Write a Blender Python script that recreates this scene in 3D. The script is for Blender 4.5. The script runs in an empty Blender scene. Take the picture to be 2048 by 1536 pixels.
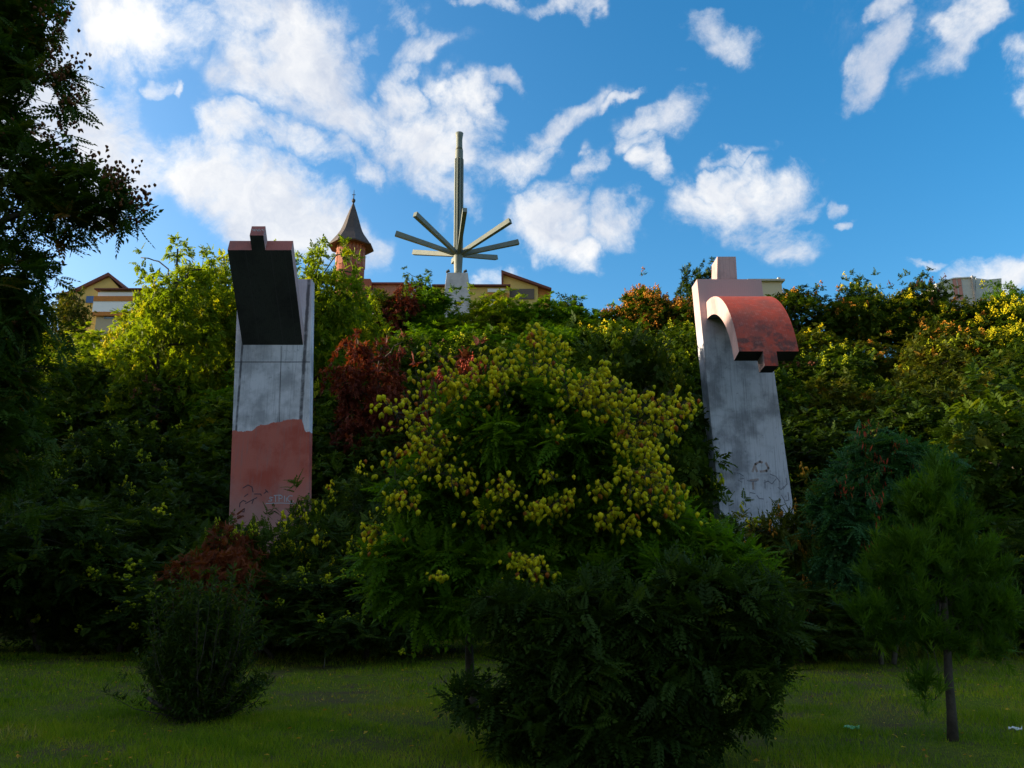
import bpy, math, random
import numpy as np
from mathutils import Vector, Matrix, Euler
R = math.radians
rng = np.random.default_rng(7)
random.seed(7)
scene = bpy.context.scene
col = scene.collection

# ------------------------------------------------------------------ camera
PITCH = R(14.0); FPX = 1607.0; EYE = 1.6
cam_data = bpy.data.cameras.new("camera")
cam_data.sensor_width = 36.0
cam_data.lens = 36.0 * FPX / 2048.0
cam_data.clip_start = 0.05; cam_data.clip_end = 5000
cam = bpy.data.objects.new("camera", cam_data); col.objects.link(cam)
cam.location = (0, 0, EYE); cam.rotation_euler = (R(90) + PITCH, 0, 0)
scene.camera = cam
cP, sP = math.cos(PITCH), math.sin(PITCH)
def at(px, py, Y):
    """point on the vertical plane y = Y seen at photograph pixel (px, py)"""
    u = (px - 1024) / FPX; v = (768 - py) / FPX
    d = cP - v * sP
    return Vector((Y * u / d, Y, EYE + Y * (sP + v * cP) / d))
def pdir(px, py):
    u = (px - 1024) / FPX; v = (768 - py) / FPX
    return Vector((u, cP - v * sP, sP + v * cP)).normalized()
def to_px(p):
    x, y, z = p[0], p[1], p[2] - EYE
    zc = y * cP + z * sP
    return 1024 + FPX * x / zc, 768 - FPX * (z * cP - y * sP) / zc

# ------------------------------------------------------------------ light
SUN_EL = R(16.0)
SUN_AZ = math.atan2(-1.0, 0.14)          # from +Y, clockwise positive -> sun at the left, a little beyond the pillars
sun_dir = Vector((math.sin(SUN_AZ) * math.cos(SUN_EL), math.cos(SUN_AZ) * math.cos(SUN_EL), math.sin(SUN_EL)))
sd = bpy.data.lights.new("sun", 'SUN'); sd.energy = 5.0; sd.angle = R(0.5); sd.color = (1.0, 0.83, 0.6)
sun = bpy.data.objects.new("sun", sd); col.objects.link(sun)
sun.rotation_euler = (-sun_dir).to_track_quat('-Z', 'Y').to_euler()

world = bpy.data.worlds.new("World"); scene.world = world; world.use_nodes = True
wt = world.node_tree; wn = wt.nodes; wl = wt.links
for n in list(wn): wn.remove(n)
def N(t, **k):
    n = wn.new(t)
    for a, b in k.items(): setattr(n, a, b)
    return n
wout = N('ShaderNodeOutputWorld'); bg = N('ShaderNodeBackground'); wl.new(bg.outputs[0], wout.inputs[0])
bg.inputs['Strength'].default_value = 0.11
sky = N('ShaderNodeTexSky', sky_type='NISHITA'); sky.sun_disc = False
sky.sun_elevation = SUN_EL; sky.sun_rotation = SUN_AZ; sky.altitude = 300
sky.air_density = 1.0; sky.dust_density = 3.2; sky.ozone_density = 2.2
hs = N('ShaderNodeHueSaturation'); hs.inputs['Saturation'].default_value = 1.42; hs.inputs['Value'].default_value = 1.16; hs.inputs['Hue'].default_value = 0.494
wl.new(sky.outputs[0], hs.inputs['Color'])
tc = N('ShaderNodeTexCoord')
def wmath(op, a, b=None, clamp=False):
    n = N('ShaderNodeMath', operation=op); n.use_clamp = clamp
    for i, q in enumerate((a, b)):
        if q is None: continue
        if isinstance(q, (int, float)): n.inputs[i].default_value = q
        else: wl.new(q, n.inputs[i])
    return n.outputs[0]
def wvec(op, a, b=None, s=None):
    n = N('ShaderNodeVectorMath', operation=op)
    for i, q in enumerate((a, b)):
        if q is None: continue
        if isinstance(q, tuple): n.inputs[i].default_value = q
        else: wl.new(q, n.inputs[i])
    if s is not None: n.inputs['Scale'].default_value = s
    return n.outputs[1] if op == 'LENGTH' else n.outputs[0]
def wnoise(scale, detail, rough=0.55):
    n = N('ShaderNodeTexNoise'); n.inputs['Scale'].default_value = scale
    n.inputs['Detail'].default_value = detail; n.inputs['Roughness'].default_value = rough
    return n
dirv = tc.outputs['Generated']
n1 = wnoise(5.0, 4); wl.new(dirv, n1.inputs['Vector'])
w1 = wvec('SCALE', wvec('SUBTRACT', n1.outputs['Color'], (0.5, 0.5, 0.5)), s=0.16)
n2 = wnoise(20.0, 5, 0.6); wl.new(dirv, n2.inputs['Vector'])
w2 = wvec('SCALE', wvec('SUBTRACT', n2.outputs['Color'], (0.5, 0.5, 0.5)), s=0.055)
warped = wvec('ADD', dirv, wvec('ADD', w1, w2))
CLOUDS = [  # px, py, half width, half height, tilt (deg, counter clockwise), weight
 (560,60,150,85,-25,1.2),(600,150,150,95,-35,1.3),(690,225,105,60,-42,1.1),(330,40,110,70,-25,.95),(130,60,140,90,0,.9),
 (190,215,90,120,20,1.15),(225,345,110,110,-30,1.2),(60,230,140,160,0,1.0),(330,155,48,24,-20,.8),(386,182,14,24,0,.8),
 (485,285,62,46,-35,1.0),(615,315,85,34,-15,.95),(520,420,190,80,-18,1.3),(630,455,110,50,-10,1.1),(395,350,60,50,-45,.95),
 (865,300,110,85,-20,1.2),(835,195,50,45,-50,.95),(925,290,60,85,10,1.15),(880,390,85,40,-20,.95),(1065,320,95,48,22,1.05),
 (1150,235,90,34,28,.95),(1015,165,40,34,0,.9),(1247,200,24,16,30,.75),(790,40,55,60,30,.7),(850,125,80,40,20,.75),
 (1140,450,85,62,-15,1.2),(1185,505,60,34,-35,1.0),(1265,460,58,52,-20,1.1),(1355,245,68,44,30,.9),(1340,348,32,52,30,.95),
 (1218,352,26,52,-25,.8),(1420,105,60,40,0,1.0),(1515,420,120,50,28,1.1),(1425,440,66,55,0,1.0),(1540,500,80,46,-20,1.0),
 (1735,120,45,85,-35,.95),(1750,30,60,26,0,.8),(1905,75,48,80,-35,.9),(2025,165,48,60,-30,.95),(1675,398,28,28,0,.75),
 (1690,450,24,12,0,.7),(1995,525,115,42,15,1.15),(1845,530,34,12,0,.7),(1030,545,60,24,-25,.8),(975,552,34,24,0,.7),
 (705,325,60,28,-20,.9),(1475,385,60,26,40,1.0),(1290,300,26,30,30,.8),(1950,15,60,30,40,.8),(250,20,120,50,-15,1.1),(1110,300,60,30,35,1.0),(980,235,40,60,20,.95),(950,8,80,18,0,.75),(1120,12,90,22,0,.75),(730,95,30,50,-30,.7),(1330,170,26,12,0,.6),(1500,330,60,16,20,.5)]
acc = None
def add_blob(c, ax, up, a, b, w):
    global acc
    y = c.normalized(); x = (ax - y * ax.dot(y)).normalized(); z = x.cross(y)
    m = Matrix((x, y, z)).transposed()
    mp = N('ShaderNodeMapping', vector_type='TEXTURE')
    mp.inputs['Location'].default_value = c
    mp.inputs['Rotation'].default_value = m.to_euler()
    mp.inputs['Scale'].default_value = (a, 0.6, b)
    wl.new(warped, mp.inputs['Vector'])
    ln = wvec('LENGTH', mp.outputs[0])
    mr = N('ShaderNodeMapRange', interpolation_type='SMOOTHSTEP')
    wl.new(ln, mr.inputs['Value'])
    mr.inputs['From Min'].default_value = 0.15; mr.inputs['From Max'].default_value = 1.55
    mr.inputs['To Min'].default_value = w; mr.inputs['To Max'].default_value = 0.0
    acc = mr.outputs[0] if acc is None else wmath('MAXIMUM', acc, mr.outputs[0])
for (px, py, a, b, t, w) in CLOUDS:
    c = pdir(px, py); c2 = pdir(px + 10 * math.cos(R(t)), py - 10 * math.sin(R(t)))
    k = 1 / math.hypot(FPX, math.hypot(px - 1024, py - 768))
    add_blob(c, c2 - c, None, a * k * 1.1, b * k * 1.14, w)
rc = random.Random(3)
for i in range(19):                                   # broken cloud out of view, enlarged to add white ambient light
    azm = R(52 + 256 * (i + rc.random() * .6) / 19); el = R(rc.uniform(8, 75))
    c = Vector((math.sin(azm) * math.cos(el), math.cos(azm) * math.cos(el), math.sin(el)))
    tx = Vector((0, 0, 1)).cross(c) + Vector((0, 0, rc.uniform(-.4, .4)))
    a = rc.uniform(.25, .45); add_blob(c, tx, None, a, a * rc.uniform(.35, .7), rc.uniform(.8, 1.2))
n3 = wnoise(10.0, 10, 0.68); wl.new(dirv, n3.inputs['Vector']); n3.inputs['Distortion'].default_value = 0.35
n5 = wnoise(30.0, 8, 0.65); wl.new(warped, n5.inputs['Vector'])
dens = wmath('ADD', wmath('MULTIPLY', acc, 1.22), wmath('MULTIPLY', wmath('SUBTRACT', n3.outputs['Fac'], 0.52), 3.2))
dens = wmath('ADD', dens, wmath('MULTIPLY', wmath('SUBTRACT', n5.outputs['Fac'], 0.5), 1.0))
dens = wmath('MULTIPLY', dens, wmath('MULTIPLY', acc, 2.2, True))
cm = N('ShaderNodeMapRange', interpolation_type='SMOOTHSTEP'); wl.new(dens, cm.inputs['Value'])
cm.inputs['From Min'].default_value = 0.05; cm.inputs['From Max'].default_value = 1.5
n4 = wnoise(7.0, 6, 0.6); wl.new(warped, n4.inputs['Vector'])
cr = N('ShaderNodeMapRange'); wl.new(n4.outputs['Fac'], cr.inputs['Value'])
cr.inputs['From Min'].default_value = 0.35; cr.inputs['From Max'].default_value = 0.62
cc = N('ShaderNodeMix', data_type='RGBA'); wl.new(cr.outputs[0], cc.inputs['Factor'])
cc.inputs['A'].default_value = (2.5, 2.75, 3.25, 1); cc.inputs['B'].default_value = (4.35, 4.3, 4.2, 1)
fm = N('ShaderNodeMix', data_type='RGBA')
wl.new(wmath('MULTIPLY', cm.outputs[0], 0.96), fm.inputs['Factor'])
wl.new(hs.outputs[0], fm.inputs['A']); wl.new(cc.outputs['Result'], fm.inputs['B'])
wl.new(fm.outputs['Result'], bg.inputs['Color'])

scene.view_settings.view_transform = 'Standard'; scene.view_settings.look = 'None'
scene.view_settings.exposure = 1.2; scene.view_settings.gamma = 1.0
scene.view_settings.use_curve_mapping = False
scene.render.engine = 'CYCLES'
scene.cycles.max_bounces = 6; scene.cycles.diffuse_bounces = 3; scene.cycles.transmission_bounces = 3
scene.cycles.transparent_max_bounces = 4

# ------------------------------------------------------------------ materials
def mat(name, base, rough=0.85, var=None, vscale=6.0, bump=0.0, bscale=30.0, spec=0.3, metal=0.0):
    m = bpy.data.materials.new(name); m.use_nodes = True
    t = m.node_tree; n = t.nodes; l = t.links; b = n['Principled BSDF']
    b.inputs['Roughness'].default_value = rough; b.inputs['Specular IOR Level'].default_value = spec
    b.inputs['Metallic'].default_value = metal
    b.inputs['Base Color'].default_value = (*base, 1)
    tcn = n.new('ShaderNodeTexCoord')
    if var is not None:
        no = n.new('ShaderNodeTexNoise'); no.inputs['Scale'].default_value = vscale; no.inputs['Detail'].default_value = 7
        no.inputs['Roughness'].default_value = .65
        l.new(tcn.outputs['Object'], no.inputs['Vector'])
        r = n.new('ShaderNodeMapRange'); r.inputs['From Min'].default_value = .35; r.inputs['From Max'].default_value = .65
        l.new(no.outputs['Fac'], r.inputs['Value'])
        mx = n.new('ShaderNodeMix'); mx.data_type = 'RGBA'
        mx.inputs['A'].default_value = (*base, 1); mx.inputs['B'].default_value = (*var, 1)
        l.new(r.outputs[0], mx.inputs['Factor']); l.new(mx.outputs['Result'], b.inputs['Base Color'])
    if bump > 0:
        no = n.new('ShaderNodeTexNoise'); no.inputs['Scale'].default_value = bscale; no.inputs['Detail'].default_value = 5
        l.new(tcn.outputs['Object'], no.inputs['Vector'])
        bp = n.new('ShaderNodeBump'); bp.inputs['Strength'].default_value = bump; bp.inputs['Distance'].default_value = .02
        l.new(no.outputs['Fac'], bp.inputs['Height']); l.new(bp.outputs[0], b.inputs['Normal'])
    return m

def leaf_mat(name, cols, trans=0.35, rough=0.6, tcol=1.0):
    """cols: list of (position, colour) read by the 'tint' attribute given to every leaf"""
    m = bpy.data.materials.new(name); m.use_nodes = True
    t = m.node_tree; n = t.nodes; l = t.links; b = n['Principled BSDF']; out = n['Material Output']
    at_ = n.new('ShaderNodeAttribute'); at_.attribute_name = 'tint'
    oi = n.new('ShaderNodeObjectInfo')
    ad = n.new('ShaderNodeMath'); ad.operation = 'MULTIPLY_ADD'; ad.inputs[1].default_value = .16; 
    l.new(oi.outputs['Random'], ad.inputs[0]); l.new(at_.outputs['Fac'], ad.inputs[2])
    sb = n.new('ShaderNodeMath'); sb.operation = 'SUBTRACT'; sb.inputs[1].default_value = .08; l.new(ad.outputs[0], sb.inputs[0])
    r = n.new('ShaderNodeValToRGB'); l.new(sb.outputs[0], r.inputs[0])
    e = r.color_ramp.elements
    while len(e) < len(cols): e.new(.5)
    for k, (p, c) in enumerate(cols): e[k].position = p; e[k].color = (*c, 1)
    l.new(r.outputs[0], b.inputs['Base Color'])
    b.inputs['Roughness'].default_value = rough; b.inputs['Specular IOR Level'].default_value = .12
    tr = n.new('ShaderNodeBsdfTranslucent')
    gm = n.new('ShaderNodeMix'); gm.data_type = 'RGBA'; gm.blend_type = 'MULTIPLY'; gm.inputs['Factor'].default_value = 1
    l.new(r.outputs[0], gm.inputs['A']); gm.inputs['B'].default_value = (1.9 * tcol, 1.7 * tcol, .55 * tcol, 1)
    l.new(gm.outputs['Result'], tr.inputs['Color'])
    mx = n.new('ShaderNodeMixShader'); mx.inputs[0].default_value = trans
    l.new(b.outputs[0], mx.inputs[1]); l.new(tr.outputs[0], mx.inputs[2]); l.new(mx.outputs[0], out.inputs['Surface'])
    return m

G = {}
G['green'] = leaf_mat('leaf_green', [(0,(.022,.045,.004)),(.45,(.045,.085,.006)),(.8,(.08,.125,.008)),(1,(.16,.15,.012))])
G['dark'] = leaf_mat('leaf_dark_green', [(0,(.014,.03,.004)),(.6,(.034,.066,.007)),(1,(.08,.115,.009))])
G['lime'] = leaf_mat('leaf_yellow_green', [(0,(.07,.12,.006)),(.5,(.14,.21,.008)),(1,(.30,.30,.012))], trans=.5)
G['olive'] = leaf_mat('leaf_olive', [(0,(.035,.055,.006)),(.5,(.07,.09,.008)),(.85,(.13,.12,.012)),(1,(.2,.10,.015))])
G['red'] = leaf_mat('leaf_red', [(0,(.045,.016,.010)),(.5,(.13,.025,.015)),(1,(.20,.05,.02))], trans=.25)
G['rust'] = leaf_mat('leaf_rust', [(0,(.06,.02,.008)),(.5,(.16,.035,.012)),(1,(.22,.07,.018))], trans=.25)
G['bright'] = leaf_mat('leaf_bright_green', [(0,(.035,.085,.004)),(.45,(.075,.16,.006)),(.8,(.12,.21,.008)),(1,(.22,.24,.012))], trans=.45)
G['overhang'] = leaf_mat('leaf_green_brown', [(0,(.02,.045,.005)),(.5,(.04,.08,.007)),(.75,(.07,.09,.01)),(1,(.17,.08,.02))])
G['teal'] = leaf_mat('leaf_blue_green', [(0,(.02,.06,.02)),(.6,(.035,.11,.035)),(1,(.07,.15,.035))])
G['feather'] = leaf_mat('leaf_feathery', [(0,(.03,.07,.005)),(.6,(.07,.15,.008)),(1,(.13,.22,.012))])
G['pod_yellow'] = leaf_mat('pod_yellow', [(0,(.32,.36,.01)),(.5,(.58,.56,.018)),(.95,(.72,.64,.025)),(1,(.42,.16,.03))], trans=.45)
G['pod_lime'] = leaf_mat('pod_lime', [(0,(.20,.27,.01)),(.6,(.40,.45,.015)),(1,(.60,.55,.02))], trans=.4)
G['pod_orange'] = leaf_mat('pod_orange', [(0,(.30,.13,.02)),(.5,(.50,.26,.03)),(1,(.6,.40,.05))], trans=.4)
G['pod_brown'] = leaf_mat('pod_brown', [(0,(.10,.04,.018)),(.6,(.18,.07,.03)),(1,(.26,.12,.04))], trans=.3)
G['pod_red'] = leaf_mat('pod_red', [(0,(.20,.03,.015)),(1,(.40,.07,.03))], trans=.2)
G['grass'] = leaf_mat('grass_blade', [(0,(.06,.13,.003)),(.4,(.16,.25,.006)),(.7,(.28,.30,.015)),(.88,(.26,.19,.04)),(1,(.50,.40,.16))], trans=.3)
BARK = mat('bark', (.035,.028,.02), .9, (.07,.055,.042), 9, .6, 25)
BARKP = mat('bark_pale', (.16,.145,.12), .9, (.09,.08,.065), 12, .4, 30)

# ------------------------------------------------------------------ mesh helpers
def make_mesh(name, V, F, tint=None, smooth=False):
    """V (n,3) array, F list/array of equal length faces or mixed list"""
    me = bpy.data.meshes.new(name)
    V = np.asarray(V, dtype=np.float32)
    if isinstance(F, np.ndarray):
        k = F.shape[1]; nf = len(F)
        me.vertices.add(len(V)); me.vertices.foreach_set('co', V.ravel())
        me.loops.add(nf * k); me.loops.foreach_set('vertex_index', F.astype(np.int32).ravel())
        me.polygons.add(nf); me.polygons.foreach_set('loop_start', (np.arange(nf) * k).astype(np.int32))
        me.update(calc_edges=True)
    else:
        me.from_pydata([tuple(v) for v in V.tolist()], [], [tuple(f) for f in F]); me.update()
    if tint is not None:
        a = me.attributes.new('tint', 'FLOAT', 'POINT'); a.data.foreach_set('value', np.asarray(tint, np.float32))
    if smooth: me.polygons.foreach_set('use_smooth', [True] * len(me.polygons))
    return me
def obj(name, me, m=None, parent=None):
    o = bpy.data.objects.new(name, me); col.objects.link(o)
    if m is not None and not me.materials: me.materials.append(m)
    if parent is not None: o.parent = parent
    return o
def tag(o, label=None, cat=None, group=None, kind=None):
    if label: o['label'] = label
    if cat: o['category'] = cat
    if group: o['group'] = group
    if kind: o['kind'] = kind
    return o
def empty(name, loc=(0, 0, 0)):
    o = bpy.data.objects.new(name, None); col.objects.link(o); o.location = loc; o.empty_display_size = .2
    return o
class MB:
    def __init__(s): s.v = []; s.f = []
    def face_loop(s, pts): b = len(s.v); s.v += [tuple(p) for p in pts]; s.f.append(tuple(range(b, b + len(pts))))
    def hexa(s, q, d):
        """quad q (4 points, counter clockwise seen from the front) pushed back by vector d"""
        b = len(s.v); d = Vector(d)
        s.v += [tuple(p) for p in q] + [tuple(Vector(p) + d) for p in q]
        s.f += [(b, b+1, b+2, b+3), (b+7, b+6, b+5, b+4)] + [(b+(i+1) % 4, b+i, b+4+i, b+4+(i+1) % 4) for i in range(4)]
    def box(s, x0, y0, z0, x1, y1, z1):
        s.hexa([(x0, y0, z0), (x1, y0, z0), (x1, y0, z1), (x0, y0, z1)], (0, y1 - y0, 0))
    def prism(s, pts, d):
        n = len(pts); b = len(s.v); d = Vector(d)
        s.v += [tuple(p) for p in pts] + [tuple(Vector(p) + d) for p in pts]
        s.f += [tuple(range(b, b+n)), tuple(range(b+2*n-1, b+n-1, -1))] + [(b+(i+1) % n, b+i, b+n+i, b+n+(i+1) % n) for i in range(n)]
    def tube(s, path, radii, k=6, cap=True):
        path = [Vector(p) for p in path]; b0 = len(s.v)
        for i, p in enumerate(path):
            t = (path[min(i+1, len(path)-1)] - path[max(i-1, 0)]).normalized()
            a = t.cross(Vector((0.13, 1, .07)))
            if a.length < .05: a = t.cross(Vector((1, 0, 0)))
            a.normalize(); c = t.cross(a)
            for j in range(k):
                th = 2 * math.pi * j / k
                s.v.append(tuple(p + (a * math.cos(th) + c * math.sin(th)) * radii[i]))
        for i in range(len(path) - 1):
            for j in range(k):
                s.f.append((b0+i*k+j, b0+i*k+(j+1) % k, b0+(i+1)*k+(j+1) % k, b0+(i+1)*k+j))
        if cap:
            s.f.append(tuple(b0+j for j in range(k))[::-1]); s.f.append(tuple(b0+(len(path)-1)*k+j for j in range(k)))
    def build(s, name, m, parent=None, smooth=False, bevel=0):
        me = make_mesh(name, np.array(s.v, dtype=np.float32), s.f, smooth=smooth)
        o = obj(name, me, m, parent)
        if bevel:
            w = o.modifiers.new('bevel', 'BEVEL'); w.width = bevel; w.segments = 2; w.limit_method = 'ANGLE'
        return o

# ------------------------------------------------------------------ terrain
def sstep(t): t = np.clip(t, 0, 1); return t * t * (3 - 2 * t)
PLATEAU = 28.6
def gz(x, y):
    x = np.asarray(x, float); y = np.asarray(y, float)
    t = y - 24.0
    base = np.where(t < 0, 0, np.where(t < 6, .43 * t * t / 12, .43 * (t - 3)))
    # rounded crest
    base = PLATEAU - np.log1p(np.exp(np.clip((PLATEAU - base) / 1.2, -30, 30))) * 1.2 + .0
    base = np.maximum(base, 0)
    edge = (-x - np.maximum(.70 * y, 12) - 7) / 24
    shade_spur = 26.2 * sstep(edge) * sstep((y + 45) / 30)  # unseen rise at the left, added and shaped to shade lawn and pillars
    base = np.maximum(base, shade_spur) 
    wob = .35 * np.sin(x * .21 + 1.3) * np.sin(y * .17) * sstep((y - 24) / 10) + .05 * np.sin(x * .5) * np.cos(y * .43)
    return base + wob
def gzf(x, y): return float(gz(x, y))
xs = np.concatenate([np.linspace(-900, -90, 16), np.linspace(-84, 70, 100), np.linspace(80, 900, 16)])
ys = np.concatenate([np.linspace(-300, -40, 10), np.linspace(-34, 110, 110), np.linspace(120, 2500, 24)])
gx, gy = np.meshgrid(xs, ys)
gv = np.stack([gx.ravel(), gy.ravel(), gz(gx, gy).ravel()], 1)
nx, ny = len(xs), len(ys)
ii, jj = np.meshgrid(np.arange(nx - 1), np.arange(ny - 1))
b0 = (jj * nx + ii).ravel()
gf = np.stack([b0, b0 + 1, b0 + 1 + nx, b0 + nx], 1)
def ground_mat():
    m = bpy.data.materials.new('ground_grass'); m.use_nodes = True
    t = m.node_tree; n = t.nodes; l = t.links; b = n['Principled BSDF']; b.inputs['Roughness'].default_value = .95
    b.inputs['Specular IOR Level'].default_value = .1
    g = n.new('ShaderNodeNewGeometry')
    def noise(s, d=6):
        q = n.new('ShaderNodeTexNoise'); q.inputs['Scale'].default_value = s; q.inputs['Detail'].default_value = d
        l.new(g.outputs['Position'], q.inputs['Vector']); return q
    def mix(f, a, c):
        q = n.new('ShaderNodeMix'); q.data_type = 'RGBA'; l.new(f, q.inputs['Factor'])
        for k, v in (('A', a), ('B', c)):
            if isinstance(v, tuple): q.inputs[k].default_value = (*v, 1)
            else: l.new(v, q.inputs[k])
        return q.outputs['Result']
    def mr(s, lo, hi):
        q = n.new('ShaderNodeMapRange'); q.inputs['From Min'].default_value = lo; q.inputs['From Max'].default_value = hi
        l.new(s, q.inputs['Value']); return q.outputs[0]
    c1 = mix(mr(noise(18).outputs['Fac'], .35, .65), (.06,.09,.004), (.13,.16,.010))
    c2 = mix(mr(noise(.45, 5).outputs['Fac'], .46, .66), c1, (.085,.075,.028))
    c3 = mix(mr(noise(1.7, 6).outputs['Fac'], .5, .66), c2, (.085,.062,.03))
    l.new(c3, b.inputs['Base Color'])
    bp = n.new('ShaderNodeBump'); bp.inputs['Strength'].default_value = .8; bp.inputs['Distance'].default_value = .04
    l.new(noise(60).outputs['Fac'], bp.inputs['Height']); l.new(bp.outputs[0], b.inputs['Normal'])
    return m
ground = obj('ground', make_mesh('ground', gv, gf, smooth=True), ground_mat())
tag(ground, 'rough lawn rising into a steep grassy hillside', kind='structure')

# ------------------------------------------------------------------ concrete pillars
def concrete(name, white, stain, paint=None, pink=None, streak=True, bw=.10, lines=(), zsplit=None, grime=None):
    """painted board marked concrete in world metres; paint=(colour, dark colour) below a ragged edge"""
    m = bpy.data.materials.new(name); m.use_nodes = True
    t = m.node_tree; n = t.nodes; l = t.links; b = n['Principled BSDF']
    b.inputs['Roughness'].default_value = .85; b.inputs['Specular IOR Level'].default_value = .25
    g = n.new('ShaderNodeNewGeometry'); sp = n.new('ShaderNodeSeparateXYZ'); l.new(g.outputs['Position'], sp.inputs[0])
    X, Z = sp.outputs['X'], sp.outputs['Z']
    def M(op, a, b_=None, c_=None, clamp=False):
        q = n.new('ShaderNodeMath'); q.operation = op; q.use_clamp = clamp
        for i, v in enumerate((a, b_, c_)):
            if v is None: continue
            if isinstance(v, (int, float)): q.inputs[i].default_value = v
            else: l.new(v, q.inputs[i])
        return q.outputs[0]
    def noise(scale, d=6, vec=(1, 1, 1), r=.6):
        mp = n.new('ShaderNodeMapping'); mp.inputs['Scale'].default_value = vec; l.new(g.outputs['Position'], mp.inputs[0])
        q = n.new('ShaderNodeTexNoise'); q.inputs['Scale'].default_value = scale; q.inputs['Detail'].default_value = d
        q.inputs['Roughness'].default_value = r; l.new(mp.outputs[0], q.inputs['Vector']); return q.outputs['Fac']
    def mr(s, lo, hi, a=0, c=1):
        q = n.new('ShaderNodeMapRange'); l.new(s, q.inputs['Value']); q.interpolation_type = 'SMOOTHSTEP'
        for k, v in (('From Min', lo), ('From Max', hi), ('To Min', a), ('To Max', c)): q.inputs[k].default_value = v
        return q.outputs[0]
    def mix(f, a, c):
        q = n.new('ShaderNodeMix'); q.data_type = 'RGBA'
        if isinstance(f, (int, float)): q.inputs['Factor'].default_value = f
        else: l.new(f, q.inputs['Factor'])
        for k, v in (('A', a), ('B', c)):
            if isinstance(v, tuple): q.inputs[k].default_value = (*v, 1)
            else: l.new(v, q.inputs[k])
        return q.outputs['Result']
    c = mix(M('MULTIPLY', mr(noise(1.1), .42, .68), .72), white, stain)
    c = mix(M('MULTIPLY', mr(noise(2.0, 6, (9, 9, .35)), .5, .7), .5 if streak else .2), c, stain)
    c = mix(M('MULTIPLY', mr(noise(7), .58, .7), .45), c, stain)
    if pink is not None:
        zz = M('ADD', Z, M('MULTIPLY', M('SUBTRACT', noise(1.2), .5), 2.5))
        c = mix(mr(zz, pink[1], pink[2]), c, pink[0])
    if grime is not None:
        gf_ = M('MULTIPLY', mr(noise(2.6, 7), .47, .6), M('ADD', M('MULTIPLY', mr(Z, grime[1], grime[2], 1, 0), .75), .12))
        c = mix(gf_, c, grime[0])
        c = mix(M('MULTIPLY', mr(noise(5.5, 8, (1, 1, 1), .7), .5, .68), .35), c, (.52, .2, .16))
    for (lx, lw, st, slope) in lines:
        d = M('ABSOLUTE', M('ADD', M('SUBTRACT', X, lx), M('MULTIPLY', M('SUBTRACT', Z, 6.0), slope)))
        f = M('MULTIPLY', mr(M('ADD', d, M('MULTIPLY', M('SUBTRACT', noise(3, 5, (3, 3, 1)), .5), lw * 1.2)), lw * .3, lw, 1, 0), st)
        f = M('MULTIPLY', f, mr(noise(1.5, 4, (1, 1, 2)), .3, .5, .5, 1))
        c = mix(f, c, (.06, .055, .06))
    if paint is not None:
        col1, col2, zline = paint
        pc = mix(mr(noise(.9), .4, .6), col1, col2)
        pc = mix(M('MULTIPLY', mr(noise(2.0, 6, (7, 7, .5)), .5, .7), .4), pc, (.30, .17, .15))
        low = mr(M('ADD', Z, M('MULTIPLY', noise(1.6), 1.8)), 4.4, 5.9, .6, 0)
        pc = mix(low, pc, (.38, .27, .24))
        # ragged roller-painted edge: steps in x
        edge = M('ADD', M('MULTIPLY', M('SUBTRACT', noise(2.3, 5, (1, 0, 0), .75), .5), .22), zline - .12)
        edge = M('ADD', edge, M('MULTIPLY', mr(X, -8.3, -7.95), .2))
        edge = M('ADD', edge, M('MULTIPLY', mr(X, -7.95, -6.8), .2))
        edge = M('SUBTRACT', edge, M('MULTIPLY', mr(X, -6.70, -6.5), .42))
        edge = M('ADD', edge, M('MULTIPLY', M('SUBTRACT', noise(8, 4), .5), .12))
        c = mix(mr(M('SUBTRACT', edge, Z), -.01, .015), c, pc)
    l.new(c, b.inputs['Base Color'])
    w = n.new('ShaderNodeTexWave'); w.wave_type = 'BANDS'; w.bands_direction = 'X'; w.inputs['Scale'].default_value = 1 / bw / 2.0 / 3.14 * 3.14
    w.inputs['Distortion'].default_value = 1.2; w.inputs['Detail'].default_value = 3
    l.new(g.outputs['Position'], w.inputs['Vector'])
    bp = n.new('ShaderNodeBump'); bp.inputs['Strength'].default_value = .12; bp.inputs['Distance'].default_value = .01
    l.new(w.outputs['Fac'], bp.inputs['Height'])
    bp2 = n.new('ShaderNodeBump'); bp2.inputs['Strength'].default_value = .4; bp2.inputs['Distance'].default_value = .01
    l.new(noise(25, 6), bp2.inputs['Height']); l.new(bp.outputs[0], bp2.inputs['Normal']); l.new(bp2.outputs[0], b.inputs['Normal'])
    return m
YP = 25.0
WH, ST = (.68, .64, .655), (.24, .235, .245)
C_left = concrete('concrete_left', WH, ST, paint=((.44,.085,.055),(.52,.14,.10), 6.42), pink=((.50,.42,.45), 9.5, 12),
                  lines=((-8.72,.05,.9,.011),(-6.70,.085,.9,.005),(-7.42,.018,.35,.01),(-7.05,.02,.2,.01)))
C_right = concrete('concrete_right', (.50,.50,.54), (.13,.135,.15), pink=((.50,.34,.33), 8.9, 10.8))
C_pink = concrete('concrete_pink', (.52,.36,.34), (.28,.2,.2))
C_red = concrete('paint_red', (.46,.066,.038), (.20,.075,.06), grime=((.10,.05,.045), 8.2, 9.6))
C_redd = concrete('paint_red_end', (.42,.14,.12), (.26,.12,.11))
C_under = concrete('dark_soffit', (.042,.045,.04), (.02,.02,.02), lines=((-7.42,.03,.5,0),(-8.2,.02,.4,0),(-7.0,.02,.4,0)))  # underside darkness of slab and vault end put into the base colour
C_underb = mat('shaded_soffit', (.12,.14,.17), .9, (.18,.2,.23), 2.0, .2, 20)  # blue-grey shading under the vault put into the base colour
C_joint = mat('joint_dark', (.05, .05, .055), .95)

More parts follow.
